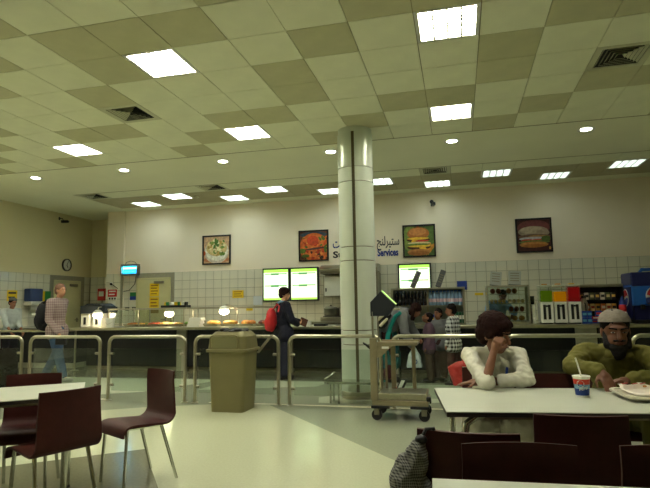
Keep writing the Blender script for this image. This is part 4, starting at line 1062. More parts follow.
# ================================================================== THINGS ON THE TABLES
ct = thing('paper_cup', 'red white and blue paper cup with straw on the men\'s table', 'cup', (.68, 3.475, .741))
def cupr(z): return .036+(.047-.036)*z/.115
M_cupr = mat('cup_red', (206, 58, 40), .5); M_cupb = mat('cup_blue', (24, 56, 130), .5, var=.1); M_cupl = mat('cup_sky', (120, 170, 200), .5); M_cupw = mat('cup_white', (226, 226, 214), .5)
for z0, z1, m_, n in ((0, .012, M_cupw, 'base_band'), (.012, .05, M_cupb, 'blue_band'), (.05, .075, M_cupl, 'sky_band'), (.075, .105, M_cupr, 'red_band'), (.105, .115, M_cupw, 'rim_band')):
    MB().lathe([(cupr(z0), z0), (cupr(z1), z1)], 24).build(n, m_, ct, True)
MB().lathe([(.047, .113), (.05, .116), (.05, .122), (.044, .124), (.04, .12), (.001, .119)], 24).build('lid', M_cupw, ct, True)
MB().tube([(.0, 0, .118), (-.015, .002, .19), (-.024, .004, .225)], .0045, 8).build('straw', M_cupw, ct, True)
tx = text_mesh('cup_lettering', 'PEPSI', .022, M_cupw, ct, 0, 0, .0004, bold=.0003)
xs = [v.co.x for v in tx.data.vertices]; cxm = (min(xs)+max(xs))/2
for v in tx.data.vertices:
    z = v.co.z+.045; r_ = cupr(z)+.0006-v.co.y; a = (v.co.x-cxm)/cupr(z)-PI/2+.05
    v.co = (r_*math.cos(a), r_*math.sin(a), z+(v.co.x-cxm)*.25)
for (mm, c0, rr, zz) in ((M_cupw, 0, .0205, .079), (M_cupr, 1, .017, .084), (M_cupb, 2, .017, .074)):
    m = MB(); vs = []
    for k in range(16):
        a = 2*PI*k/16; x, z = rr*math.cos(a), rr*math.sin(a)*(1 if c0 == 0 else .55)+zz
        if c0 == 2: z = min(z, .077)
        if c0 == 1: z = max(z, .081)
        an = -PI/2-.35+x/.043; r_ = cupr(z)+.0005+.0004*(c0 > 0)
        vs.append((r_*math.cos(an), r_*math.sin(an), z))
    m.add(vs, [tuple(range(16))]).build('cup_emblem', mm, ct)
ty = thing('food_tray', 'cream plastic tray with food wrapper and crumbs on table', 'tray', (1.105, 3.5, .741), math.radians(5))
M_tray = mat('tray_cream', (214, 208, 186), .4)
frustum(MB(), (.40, .28), (.46, .34), .0, .022, rad=(.04, .06)).build('tray_base', M_tray, ty, True)
m = MB(); o1 = rrect(.48, .36, .07); o2 = rrect(.44, .32, .055); k = len(o1)
m.add([(x, y, .022) for x, y in o1]+[(x, y, .032) for x, y in o1]+[(x, y, .032) for x, y in o2]+[(x, y, .022) for x, y in o2], [(i, (i+1) % k, k+(i+1) % k, k+i) for i in range(k)]+[(k+i, k+(i+1) % k, 2*k+(i+1) % k, 2*k+i) for i in range(k)]+[(2*k+i, 2*k+(i+1) % k, 3*k+(i+1) % k, 3*k+i) for i in range(k)]); m.build('tray_rim', M_tray, ty, True)
wr = thing('paper_wrapper', 'crumpled white wrapper with red print lying on the tray', 'wrapper', (1.1, 3.51, .765), math.radians(8))
m = MB(); n = 14; vs = []
for j in range(n):
    for i in range(n):
        x, y = -.18+.36*i/(n-1), -.12+.24*j/(n-1); vs.append((x, y, .006+.03*abs(noise.noise(Vector((x*9, y*9, 3))))+(.02 if j > n-3 else 0)))
m.add(vs, [(j*n+i, j*n+i+1, (j+1)*n+i+1, (j+1)*n+i) for j in range(n-1) for i in range(n-1)])
o = m.build('sheet', mat('wrapper_paper', (226, 216, 200), .6, var=.06, scale=12), wr, True); so_ = o.modifiers.new('s', 'SOLIDIFY'); so_.thickness = .002
for k in range(7): 
    o = MB().box(-.03, .03, -.004, .004, 0, .003).build('red_print', mat('print_red', (170, 50, 44), .6), wr); o.location = (-.15+k*.05, .09-.01*(k % 2), .042); o.rotation_euler = (.2, 0, .7)
for k in range(6):
    o = MB().ell((0, 0, 0), (.012, .009, .006), None, 8, 5).build('crumb', mat('crumb_gold', (190, 130, 60), .7), wr, True); o.location = (random.uniform(-.15, .15), random.uniform(-.1, .05), .036)
# string bag on the chair
sb = thing('string_bag', 'black and white woven drawstring bag hanging on a chair back', 'bag', (-.21, 2.16, .43))
sb.scale = (.82, .82, .9)
check = check_mat('bag_weave', (52, 52, 54), (156, 156, 150), 90)
BAGM = MB(); BAGM.ell((0, 0, .13), (.1, .065, .15)); BAGM.ell((-.02, 0, .2), (.085, .06, .13)); BAGM.ell((.03, 0, .3), (.06, .05, .08)); BAGM.cap((.04, 0, .33), (.055, 0, .385), .03, .022)
MB().tube([(.05, 0, .38), (.075, .02, .425), (.11, .02, .43), (.13, .04, .36)], .009, 8).build('drawstring', M_black, sb, True)
MB().ell((.052, 0, .385), (.03, .028, .02)).build('gathered_neck', M_black, sb, True)

# ================================================================== PEOPLE
def V(*a): return Vector(a)
def remesh(m, name, mats, parent, vox, smooth=4, wr=0, wscale=14, seed=0, keep=None):
    o = m.build('tmp', mats, None)
    r_ = o.modifiers.new('r', 'REMESH'); r_.mode = 'VOXEL'; r_.voxel_size = vox
    if smooth:
        s_ = o.modifiers.new('s', 'SMOOTH'); s_.iterations = smooth; s_.factor = .5
    dg = bpy.context.evaluated_depsgraph_get(); dg.update()
    me = bpy.data.meshes.new_from_object(o.evaluated_get(dg)); old = o.data
    bpy.data.objects.remove(o); bpy.data.meshes.remove(old)
    if wr:
        me.update(); ns = [v.normal.copy() for v in me.vertices]
        for v, n in zip(me.vertices, ns):
            c = v.co
            v.co = c+n*wr*(noise.noise(V(c.x*wscale+seed, c.y*wscale, c.z*wscale*.8))+.6*noise.noise(V(c.x*wscale*2.3, c.y*wscale*2.3+seed, c.z*wscale*2)))
    if keep:
        bm = bmesh.new(); bm.from_mesh(me)
        bmesh.ops.delete(bm, geom=[v for v in bm.verts if not keep(v.co)], context='VERTS'); bm.to_mesh(me); bm.free()
    me.polygons.foreach_set('use_smooth', [True]*len(me.polygons))
    me.name = name
    ob = bpy.data.objects.new(name, me); C.objects.link(ob); ob.parent = parent
    return ob
def frame(f, u):
    f = f.normalized(); r_ = f.cross(u).normalized(); u_ = r_.cross(f).normalized()
    return f, u_, r_          # forward, up, right
def mrot(r_, f, u): return Matrix((r_, f, u)).transposed()      # columns: local x=right, y=forward, z=up
def hand(m, w, d, n, side, curl=.5, s=1, spread=1.0):
    # w wrist, d pointing direction, n direction the palm faces; thumb on 'side' of d x n
    d = d.normalized(); n = (n-d*n.dot(d)).normalized(); t = d.cross(n)*side
    m.ell(w+d*.045*s, (.040*s, .052*s, .017*s), mrot(t, d, n), 12, 8)
    m.cap(w-d*.01*s, w+d*.04*s, .026*s, .028*s, 10)
    for i, (o_, L) in enumerate(((.030, .068), (.011, .078), (-.008, .074), (-.027, .058))):
        b = w+d*.082*s+t*o_*s; c1 = curl*(1+.08*i)
        d1 = (d*math.cos(c1)+n*math.sin(c1)+t*(.5-i/3)*.12*spread).normalized(); k1 = b+d1*L*.5*s
        d2 = (d*math.cos(c1*2.1)+n*math.sin(c1*2.1)+t*(.5-i/3)*.1*spread).normalized(); k2 = k1+d2*L*.5*s
        m.cap(b-d1*.02*s, k1, .0095*s, .0088*s, 8); m.cap(k1, k2, .0088*s, .0074*s, 8)
    b = w+d*.025*s+t*.028*s; d1 = (d*.65+t*.7+n*.25).normalized(); k1 = b+d1*.042*s; d2 = (d*.9+t*.2+n*.35).normalized()
    m.cap(b, k1, .013*s, .0105*s, 8); m.cap(k1, k1+d2*.034*s, .010*s, .008*s, 8)

def human(label, loc, h, face, skin, J=None, clothes=None, hairs=None, head_dir=None, head_up=None, vox=.013, handspec=None, girth=1., name='person', near=False, headscale=1.0, slim=0):
    s = h/1.75; root = thing(name, label, 'person', loc)
    F = V(math.cos(face), math.sin(face), 0); R = V(math.sin(face), -math.cos(face), 0); U = V(0, 0, 1)
    def P(r_, f, u): return (R*r_+F*f+U*u)*s
    j = dict(pelvis=P(0, 0, .95), chest=P(0, .0, 1.27), neck=P(0, -.01, 1.47), head=P(0, .03, 1.635))
    for sd_, q in (('l', -1), ('r', 1)):
        j[sd_+'sh'] = P(q*.175, -.01, 1.42); j[sd_+'el'] = P(q*.225, -.03, 1.13); j[sd_+'wr'] = P(q*.225, .06, .885)
        j[sd_+'hip'] = P(q*.09, 0, .92); j[sd_+'kn'] = P(q*.1, .02, .5); j[sd_+'an'] = P(q*.1, -.02, .085); j[sd_+'toe'] = P(q*.12, .15, .035)
    for k, v in (J or {}).items(): j[k] = Vector(v)
    # head frame
    hf, hu, hr = frame(Vector(head_dir) if head_dir else F, Vector(head_up) if head_up else U)
    HR = mrot(hr, hf, hu); hc = j['head']; hs = s*(1.0 if h > 1.4 else 1.12+.25*(1.4-h))*headscale
    def HP(r_, f, u): return hc+(hr*r_+hf*f+hu*u)*hs
    lat = (j['rsh']-j['lsh']).normalized()
    def torso(m, add, zlo=-1, g=girth):
        sp = [j['pelvis'], j['pelvis'].lerp(j['chest'], .4), j['pelvis'].lerp(j['chest'], .75), j['chest'], j['chest'].lerp(j['neck'], .45), j['chest'].lerp(j['neck'], .75)]
        rad = [(.165, .118, .12), (.145, .105, .12), (.155, .112, .12), (.168, .118, .12), (.165, .10, .09), (.12, .075, .07)]
        for i, (p, r_) in enumerate(zip(sp, rad)):
            a = sp[max(0, i-1)]; b = sp[min(5, i+1)]; up_ = (b-a).normalized(); l2 = (lat-up_*lat.dot(up_)).normalized(); f2 = up_.cross(l2)
            m.ell(p, tuple((q*s*(g if k_ < 2 else 1)+add) for k_, q in enumerate(r_)), mrot(l2, f2, up_), 18, 12)
        m.cap(j['lsh'].lerp(j['rsh'], .12), j['rsh'].lerp(j['lsh'], .12), .058*s+add, None, 12)
    def limb(m, names, rads, add, upto=2.0):
        for i in range(len(names)-1):
            if upto <= i: break
            a, b = j[names[i]], j[names[i+1]]; t_ = min(1, upto-i)
            m.cap(a, a.lerp(b, t_), rads[i]*s+add, (rads[i]+(rads[i+1]-rads[i])*t_)*s+add, 14)
    ARM = (.05*girth, .04*girth, .027); LEG = (.088*girth, .058*girth, .04)
    # ---- body: one continuous figure
    m = MB(); torso(m, 0)
    for q in 'lr':
        limb(m, (q+'sh', q+'el', q+'wr'), ARM, 0); limb(m, (q+'hip', q+'kn', q+'an'), LEG, 0)
        m.cap(j[q+'an']-U*.03*s, j[q+'toe'], .04*s, .03*s, 10)
        d = (j[q+'wr']-j[q+'el']).normalized(); hd_ = (handspec or {}).get(q, {})
        dd = Vector(hd_.get('d', d)); nn = Vector(hd_.get('n', (lat if q == 'l' else -lat)*1.0+F*.2))
        hand(m, j[q+'wr'], dd, nn, hd_.get('side', 1 if q == 'l' else -1), hd_.get('curl', .45), s*hd_.get('s', 1.0))
    m.cap(j['neck']-U*.03*s, hc-hu*.04*hs-hf*.01*hs, .056*s, .05*s, 14)
    m.ell(HP(0, -.012, .028), (.073*hs, .095*hs, .092*hs), HR, 20, 14)
    m.ell(HP(0, .022, -.045), (.058*hs, .07*hs, .072*hs), HR, 16, 12)
    m.ell(HP(0, .05, -.088), (.028*hs, .03*hs, .022*hs), HR, 12, 8)      # chin
    m.cap(HP(0, .082, .018), HP(0, .105, -.025), .010*hs, .015*hs, 8)     # nose
    m.ell(HP(0, .078, .034), (.05*hs, .015*hs, .012*hs), HR, 12, 8)       # brow ridge
    m.ell(HP(0, .083, -.055), (.024*hs, .012*hs, .012*hs), HR, 10, 6)     # lips
    for q in (-1, 1): m.ell(HP(q*.074, -.012, -.005), (.011*hs, .02*hs, .033*hs), HR, 10, 8)
    remesh(m, 'body', skin, root, vox, 3)
    # ---- face details
    M_eye = mat('eye_white', (150, 142, 132), .4); M_pup = mat('pupil_dark', (22, 16, 14), .3)
    for q in (-1, 1):
        e = MB().ell(HP(q*.031, .081, .008), (.0125*hs, .006*hs, .0042*hs), HR, 10, 6).build('eye', M_eye, root, True)
        MB().ell(HP(q*.031, .0862, .008), (.0062*hs, .003*hs, .0045*hs), HR, 8, 6).build('pupil', M_pup, e, True)
        MB().cap(HP(q*.014, .094, .03), HP(q*.05, .08, .034), .0055*hs, .004*hs, 8).build('eyebrow', mat('hair_black', (22, 17, 15), .85, spec=.15), root, True)
    MB().cap(HP(-.02, .093, -.055), HP(.02, .093, -.055), .004*hs, None, 8).build('mouth', mat('lip_tone', (110, 62, 52), .5), root, True)
    # ---- clothes
    for c in clothes or []:
        k = c['kind']; m = MB(); th = c.get('th', .016); mt = c['mat']
        if k == 'top':
            torso(m, th)
            for q in 'lr': limb(m, (q+'sh', q+'el', q+'wr'), (ARM[0]+.006-slim, ARM[1]+.006-slim, ARM[2]+.010-slim), th, (c['sl'][q] if 'sl' in c else c.get('sleeve', 1.92)))
            if c.get('hem'):
                for q in 'lr': m.cap(j[q+'hip'], j[q+'hip'].lerp(j[q+'kn'], c['hem']), .115*s*girth+th, .12*s*girth+th, 14)
                m.cap(j['lhip'].lerp(j['lkn'], c['hem']), j['rhip'].lerp(j['rkn'], c['hem']), .11*s*girth+th, None, 14)
            if c.get('collar', True): m.cap(j['neck']-U*.055*s, j['neck']-U*.01*s+F*.004, .066*s+th*.6, .062*s+th*.4, 14)
            o = remesh(m, c.get('name', 'shirt'), mt, root, vox*1.05, 4, c.get('wr', .006), c.get('ws', 14), seed=loc[0]*3)
        elif k == 'trousers':
            up_ = (j['chest']-j['pelvis']).normalized()
            m.ell(j['pelvis']-up_*.01, (.168*s*girth+th, .122*s*girth+th, .13*s+th), mrot(lat, up_.cross(lat), up_), 16, 10)
            for q in 'lr': limb(m, (q+'hip', q+'kn', q+'an'), (LEG[0]+.004, LEG[1]+c.get('flare', .012), LEG[2]+c.get('flare', .02)), th*.8, c.get('len', 1.93))
            o = remesh(m, c.get('name', 'trousers'), mt, root, vox*1.05, 3, c.get('wr', .006), 12, seed=loc[0])
        elif k == 'skirt':
            m.cap(j['pelvis'], (j['lkn']+j['rkn'])/2-U*c.get('drop', .15)*s, .16*s, .2*s, 18); m.ell(j['pelvis'], (.18*s, .15*s, .14*s))
            remesh(m, 'skirt', mt, root, vox*1.1, 4, .012, 12, seed=2)
        elif k == 'shoes':
            for q in 'lr':
                d = (j[q+'toe']-j[q+'an']); d.z = 0; d.normalize(); z = j[q+'toe'].z; mm = MB()
                b = V(j[q+'an'].x, j[q+'an'].y, z)
                mm.cap(b-d*.035*s, V(j[q+'toe'].x, j[q+'toe'].y, z)+d*.01*s, .042*s, .042*s, 14); mm.cap(b+U*.0, j[q+'an'], .047*s, .046*s, 12)
                mm.v = [(x, y, max(zz, z-.034*s)) for x, y, zz in mm.v]
                remesh(mm, 'shoe', mt, root, vox, 2)
    # ---- hair
    for c in hairs or []:
        k = c['kind']; m = MB(); mt = c['mat']
        if k == 'short':
            m.ell(HP(0, -.024, .05), (.084*hs, .098*hs, .088*hs), HR, 20, 14); m.ell(HP(0, -.055, .0), (.079*hs, .066*hs, .085*hs), HR, 16, 10)
            if c.get('full'):
                m.ell(HP(0, -.02, .062), (.10*hs, .112*hs, .092*hs), HR, 20, 14); m.ell(HP(0, -.06, .005), (.094*hs, .07*hs, .09*hs), HR, 16, 10); m.ell(HP(0, .055, .085), (.07*hs, .045*hs, .03*hs), HR, 12, 8)
                for q in (-1, 1): m.ell(HP(q*.074, .0, .02), (.022*hs, .04*hs, .045*hs), HR, 10, 8)
            remesh(m, 'hair', mt, root, vox*.8, 2, c.get('wr', .006), 40, seed=5)
        elif k == 'long':
            m.ell(HP(0, -.02, .05), (.09*hs, .104*hs, .092*hs), HR, 20, 14); m.ell(HP(0, -.055, -.04), (.092*hs, .06*hs, .12*hs), HR, 16, 10)
            for q in (-1, 1): m.cap(HP(q*.08, -.02, .03), HP(q*.085, .02, -.14)-U*.03, .034*hs, .026*hs, 10)
            remesh(m, 'hair', mt, root, vox*.9, 2, .008, 34, seed=5)
        elif k == 'cap':
            m.ell(HP(0, -.02, .06), (.092*hs, .108*hs, .078*hs), HR, 20, 14)
            f_ = lambda co: (co-HP(0, -.012, .058)).dot((hu-hf*.12).normalized()) > 0
            remesh(m, 'cap', mt, root, vox*.8, 2, c.get('wr', .002), 40, keep=f_)
        elif k == 'beard':
            m.ell(HP(0, .045, -.085), (.056*hs, .048*hs, .042*hs), HR, 14, 10); m.ell(HP(0, .05, -.115), (.045*hs, .04*hs, .05*hs), HR, 14, 10)
            for q in (-1, 1): m.cap(HP(q*.064, .0, .0), HP(q*.054, .04, -.075), .014*hs, .026*hs, 10)
            m.cap(HP(-.03, .088, -.04), HP(.03, .088, -.04), .007*hs, None, 8)
            remesh(m, 'beard', mt, root, vox*.7, 2, .003, 50)
    return root, j, s, HP, (hr, hf, hu)

SK1 = mat('skin_brown', (128, 84, 60), .5, var=.06, scale=18); SK2 = mat('skin_light', (204, 148, 116), .5, var=.06, scale=18); SK3 = mat('skin_tan', (150, 100, 74), .5, var=.06, scale=18); SK4 = mat('skin_deep', (112, 72, 50), .5, var=.06, scale=18)
HB = MATS['hair_black'] if 'hair_black' in MATS else mat('hair_black', (22, 17, 15), .85, spec=.15)
HBr = mat('hair_dark_brown', (40, 22, 18), .85, var=.2, scale=30, spec=.15); HG = mat('hair_greying', (120, 86, 66), .7, var=.2, scale=30)
M_jean = mat('denim', (58, 82, 112), .85, var=.18, scale=12); M_wsh = mat('cotton_white', (206, 204, 186), .9, var=.05, scale=10); M_navyc = mat('cloth_navy', (24, 26, 42), .9, var=.1); M_greyc = mat('cloth_grey', (112, 114, 116), .95, var=.1)
M_olive = mat('cloth_olive', (104, 100, 40), .9, var=.1, scale=10); M_maroon = mat('cloth_maroon', (64, 30, 34), .9, var=.1); M_mauve = mat('cloth_mauve', (96, 72, 88), .9, var=.15); M_teal = mat('cloth_teal', (10, 128, 122), .85, var=.1); M_bsh = mat('cotton_light_blue', (140, 176, 210), .9, var=.08)
M_blackc = mat('cloth_black', (26, 26, 30), .9); M_brnc = mat('cloth_brown', (70, 50, 44), .9, var=.1); M_shoe = mat('shoe_grey', (150, 150, 145), .7); M_shoed = mat('shoe_dark', (34, 30, 30), .6)
M_redb = mat('bag_red', (196, 34, 40), .5, var=.1); M_blk = mat('bag_black', (24, 24, 28), .8, var=.1)
plaid1 = check_mat('plaid_grey_rose', (166, 150, 146), (132, 106, 106), 22); plaid2 = check_mat('plaid_black_white', (196, 200, 196), (22, 24, 26), 16)

remesh(BAGM, 'pouch', check, sb, .008, 3, .012, 16, seed=4)
# ---- walking man with backpack
x0, y0 = -7.22, 8.39
J = dict(lwr=(-.10, .22, .86), lel=(-.16, .26, 1.13), rwr=(.2, -.2, .88), rel=(.02, -.24, 1.12), head=(.05, 0, 1.655), neck=(0.01, 0, 1.5), chest=(-.01, 0, 1.29), pelvis=(-.02, 0, .96),
         rkn=(.12, -.09, .52), ran=(.26, -.1, .10), rtoe=(.41, -.1, .055), lkn=(-.06, .09, .52), lan=(-.3, .1, .13), ltoe=(-.17, .1, .045))
wm = human('man in checked shirt and jeans walking with a dark backpack', (x0, y0, 0), 1.78, 0, SK2, J,
           [dict(kind='trousers', mat=M_jean, name='jeans'), dict(kind='top', mat=plaid1, sleeve=1.9, hem=.14, wr=.004), dict(kind='shoes', mat=M_shoe)], [dict(kind='short', mat=HG, wr=.003)], head_dir=(1, -.1, -.05), girth=1.05)
bp = thing('backpack', 'large dark backpack worn by the walking man', 'backpack', (x0-.31, y0+.02, .93))
m = MB(); m.ell((0, 0, .26), (.14, .17, .28)); m.ell((-.08, 0, .18), (.09, .13, .18)); m.ell((-.02, 0, .4), (.1, .13, .12)); remesh(m, 'pack', M_blk, bp, .014, 4, .006)
MB().box(-.10, -.04, -.19, -.165, .28, .32).build('logo_patch', M_white, bp)
MB().tube([(.09, -.13, .5), (.2, -.17, .56), (.32, -.175, .5), (.36, -.18, .35), (.30, -.19, .2), (.12, -.15, .1)], .018, 8).build('shoulder_strap', M_blk, bp, True)
sb2 = thing('hand_bag', 'small black case in the walking man\'s hand', 'bag', (x0+.27, y0-.2, .68)); BX('case', M_black, sb2, -.1, .1, -.04, .04, 0, .13, .015); MB().tube([(-.05, 0, .13), (-.04, 0, .165), (.04, 0, .165), (.05, 0, .13)], .008, 8).build('grip', M_black, sb2, True)

# ---- worker with cap at the left
human('worker in pale shirt and grey cap at the left barrier', (-9.62, 9.75, 0), 1.6, -.5, SK3, dict(rwr=(.30, -.28, .86), rel=(.14, -.25, 1.02), lwr=(.34, .0, .84), lel=(.18, .06, 1.0), head=(.1, -.05, 1.47), neck=(.05, -.02, 1.33), chest=(.03, 0, 1.15)),
      [dict(kind='trousers', mat=M_blackc), dict(kind='top', mat=mat('cotton_pale', (170, 178, 176), .9, var=.05), sleeve=1.3), dict(kind='shoes', mat=M_shoed)], [dict(kind='short', mat=HB), dict(kind='cap', mat=mat('cap_grey', (96, 98, 96), .9))], head_dir=(.9, -.35, -.25))

# ---- woman in navy at the counter
x0, y0 = -3.12, 9.28
wn = human('woman in navy jacket and trousers standing at the serving counter', (x0, y0, 0), 1.62, .75, SK2, dict(rwr=(.27, -.02, .98), rel=(.2, -.16, 1.06), lwr=(.22, .3, 1.0), lel=(-.02, .25, 1.06), rhip=(.07, -.06, .85), lhip=(-.07, .06, .85), ran=(.04, -.1, .08), rtoe=(.16, -.02, .035), rkn=(.05, -.07, .47)),
      [dict(kind='trousers', mat=M_navyc, flare=.03), dict(kind='top', mat=M_navyc, name='jacket', hem=.25, th=.026), dict(kind='shoes', mat=M_shoed)], [dict(kind='short', mat=HBr, full=True, wr=.005)], head_dir=(1, .05, -.05), handspec=dict(r=dict(d=(.6, .5, .3), n=(0, .3, 1), curl=.7)))[0]
bp = thing('backpack', 'red backpack worn by the woman in navy', 'backpack', (x0-.2, y0-.10, .84))
m = MB(); m.ell((0, 0, .22), (.1, .14, .22)); m.ell((-.05, -.02, .15), (.07, .11, .14)); remesh(m, 'pack', M_redb, bp, .013, 4, .005)
MB().tube([(.06, -.08, .4), (.16, -.12, .5), (.2, -.14, .46), (.19, -.17, .36)], .016, 8).build('shoulder_strap', M_redb, bp, True)
wl_ = thing('wallet', 'brown wallet held by the woman in navy', 'wallet', (x0+.36, y0+.05, 1.0)); o = BX('wallet_flap', mat('leather_brown', (86, 48, 32), .5), wl_, -.07, .07, -.012, .0, -.06, .08, .004); o.rotation_euler = (0, .4, 0); o = BX('wallet_back', MATS['leather_brown'], wl_, -.07, .07, .002, .014, -.06, .08, .004); o.rotation_euler = (.2, .4, 0)
MB().tube([(-.08, -.08, 1.36), (-.02, -.11, 1.385), (.06, -.08, 1.37), (.10, .0, 1.35)], .022, 8).build('shirt_collar', M_bsh, wn, True)

# ---- bending woman with bags
x0, y0 = -1.12, 9.2
J = dict(pelvis=(-.1, 0, .88), chest=(.1, -.03, 1.09), neck=(.26, -.06, 1.16), head=(.40, -.08, 1.19), lsh=(.2, .12, 1.14), rsh=(.18, -.2, 1.10), rel=(.22, -.24, .84), rwr=(.32, -.2, .62), lel=(.3, .18, .88), lwr=(.42, .1, .72), lhip=(-.1, .09, .85), rhip=(-.1, -.09, .85), lkn=(-.07, .09, .46), rkn=(-.05, -.09, .46), lan=(-.12, .09, .08), ran=(-.1, -.1, .08), ltoe=(.03, .09, .035), rtoe=(.05, -.1, .035))
human('woman in grey sweater and teal scarf bending toward the child', (x0, y0, 0), 1.62, 0, SK3, J, [dict(kind='skirt', mat=mat('cloth_teal_print', (40, 100, 98), .9, var=.5, scale=14), drop=.12), dict(kind='trousers', mat=M_maroon), dict(kind='top', mat=M_greyc, name='sweater', th=.03), dict(kind='shoes', mat=M_shoed)], [dict(kind='long', mat=HBr)], head_dir=(.85, -.1, -.6), head_up=(.6, 0, .8), girth=1.12)
sf = thing('scarf', 'long teal scarf hanging down the bending woman\'s back', 'scarf', (x0, y0, 0))
m = MB(); m.tube([(.17, -.28, 1.17), (.08, -.30, 1.1), (.0, -.30, .95), (-.05, -.29, .8), (-.10, -.28, .55), (-.12, -.26, .42)], [.03, .035, .04, .04, .045, .04], 12); remesh(m, 'cloth', M_teal, sf, .012, 2, .008)
bg = thing('shoulder_bag', 'black and cream shoulder bag on the bending woman\'s back', 'bag', (x0-.02, y0-.3, .86))
m = MB(); m.ell((-.14, -.02, .16), (.13, .07, .12), Matrix.Rotation(-.6, 3, 'Y')); m.ell((-.05, -.03, .26), (.09, .06, .08)); remesh(m, 'pouch', M_blk, bg, .012, 3, .008)
for a, b in (((-.2, -.1, .17), (-.06, -.1, .29)), ((-.13, -.1, .1), (-.03, -.1, .2))): MB().cap(a, b, .028, .022, 10).build('cream_trim', mat('cloth_cream', (206, 200, 168), .9), bg, True)
MB().tube([(-.16, -.05, .25), (.0, -.08, .36), (.18, -.0, .36)], .016, 8).build('strap', MATS['cloth_cream'], bg, True)
cs = thing('carried_coat', 'grey coat folded over behind the bending woman', 'coat', (x0-.27, y0-.08, .62))
m = MB(); m.ell((0, 0, .28), (.11, .16, .32)); m.ell((.05, -.05, .52), (.1, .12, .12)); remesh(m, 'cloth', mat('cloth_pale_grey', (130, 134, 136), .95, var=.2, scale=10), cs, .014, 3, .02, 10)
pb = thing('plastic_bag', 'white plastic carrier bag with a blue logo in hand', 'bag', (x0+.36, y0-.2, .26))
m = MB(); m.add([(-.13, -.05, 0), (.13, -.05, 0), (.13, .05, 0), (-.13, .05, 0), (-.1, -.05, .18), (.1, -.05, .18), (.1, .05, .18), (-.1, .05, .18), (-.02, -.012, .34), (.02, -.012, .34), (.02, .012, .34), (-.02, .012, .34)], [(3, 2, 1, 0), (0, 1, 5, 4), (1, 2, 6, 5), (2, 3, 7, 6), (3, 0, 4, 7), (4, 5, 9, 8), (5, 6, 10, 9), (6, 7, 11, 10), (7, 4, 8, 11), (8, 9, 10, 11)])
remesh(m, 'carrier', mat('plastic_white', (196, 206, 214), .4), pb, .012, 3, .008)
MB().cyl((0.01, -.062, .1), (.01, -.052, .1), .045, n=18).build('logo_ring', M_blue, pb); MB().cyl((0.01, -.066, .1), (.01, -.06, .1), .028, n=18).build('logo_centre', M_white, pb)

# ---- children at the counter
def child(label, x, y, h, face, sk, top, bot, hair, hd, hu=None, J=None, **kw):
    return human(label, (x, y, 0), h, face, sk, J, [dict(kind='trousers', mat=bot, flare=.025), dict(kind='top', mat=top, hem=.2, th=.018), dict(kind='shoes', mat=M_shoed)], [dict(kind='short', mat=hair, wr=.004)], head_dir=hd, head_up=hu, vox=.011, **kw)
child('child in mauve top looking up at the bending woman', -.52, 9.24, 1.14, PI, SK3, M_mauve, M_brnc, HB, (-.8, -.1, .45), (.45, 0, .9), girth=1.15)
child('boy in black and white checked shirt beside the red bag', -.12, 8.95, 1.27, PI*.9, SK3, plaid2, M_maroon, HB, (-1, .1, -.1), girth=1.2)
child('child in grey jacket half hidden behind the checked-shirt boy', -.36, 9.45, 1.2, -PI*.6, SK3, M_greyc, M_brnc, HB, (-.5, -.8, 0), girth=1.1)
rb = thing('red_bag', 'red plastic shopping bag beside the checked-shirt boy', 'bag', (-.02, 8.52, .12))
m = MB(); m.add([(-.11, -.07, 0), (.15, -.07, .0), (.15, .07, 0), (-.11, .07, 0), (-.2, -.06, .27), (.16, -.06, .3), (.16, .06, .3), (-.2, .06, .27), (-.04, -.02, .36), (.12, -.02, .38), (.12, .02, .38), (-.04, .02, .36)], [(3, 2, 1, 0), (0, 1, 5, 4), (1, 2, 6, 5), (2, 3, 7, 6), (3, 0, 4, 7), (4, 5, 9, 8), (5, 6, 10, 9), (6, 7, 11, 10), (7, 4, 8, 11), (8, 9, 10, 11)])
m.v = [(x, y, z-.066) for x, y, z in m.v]
remesh(m, 'carrier', M_redb, rb, .012, 2, .012, 12)
BX('label_patch', M_white, rb, .02, .08, -.085, -.075, .2, .225); MB().tube([(.03, 0, .3), (.02, 0, .4), (.06, 0, .42), (.09, 0, .31)], .006, 6).build('handle', M_redb, rb, True)

# ---- server behind the pastry case
human('server in light blue shirt bending behind the pastry case', (.72, 10.95, 0), 1.62, -PI/2, SK3, dict(pelvis=(0, .1, .9), chest=(0, -.02, 1.17), neck=(.05, -.1, 1.3), head=(.1, -.14, 1.42), lsh=(.16, -.1, 1.28), rsh=(-.15, -.06, 1.28), lel=(.3, -.15, 1.1), lwr=(.2, -.22, .98), rel=(-.2, -.1, 1.08), rwr=(-.05, -.22, 1.0)),
      [dict(kind='trousers', mat=M_blackc), dict(kind='top', mat=M_bsh, sleeve=1.2), dict(kind='shoes', mat=M_shoed)], [dict(kind='short', mat=HB)], head_dir=(.1, -1, -.5))

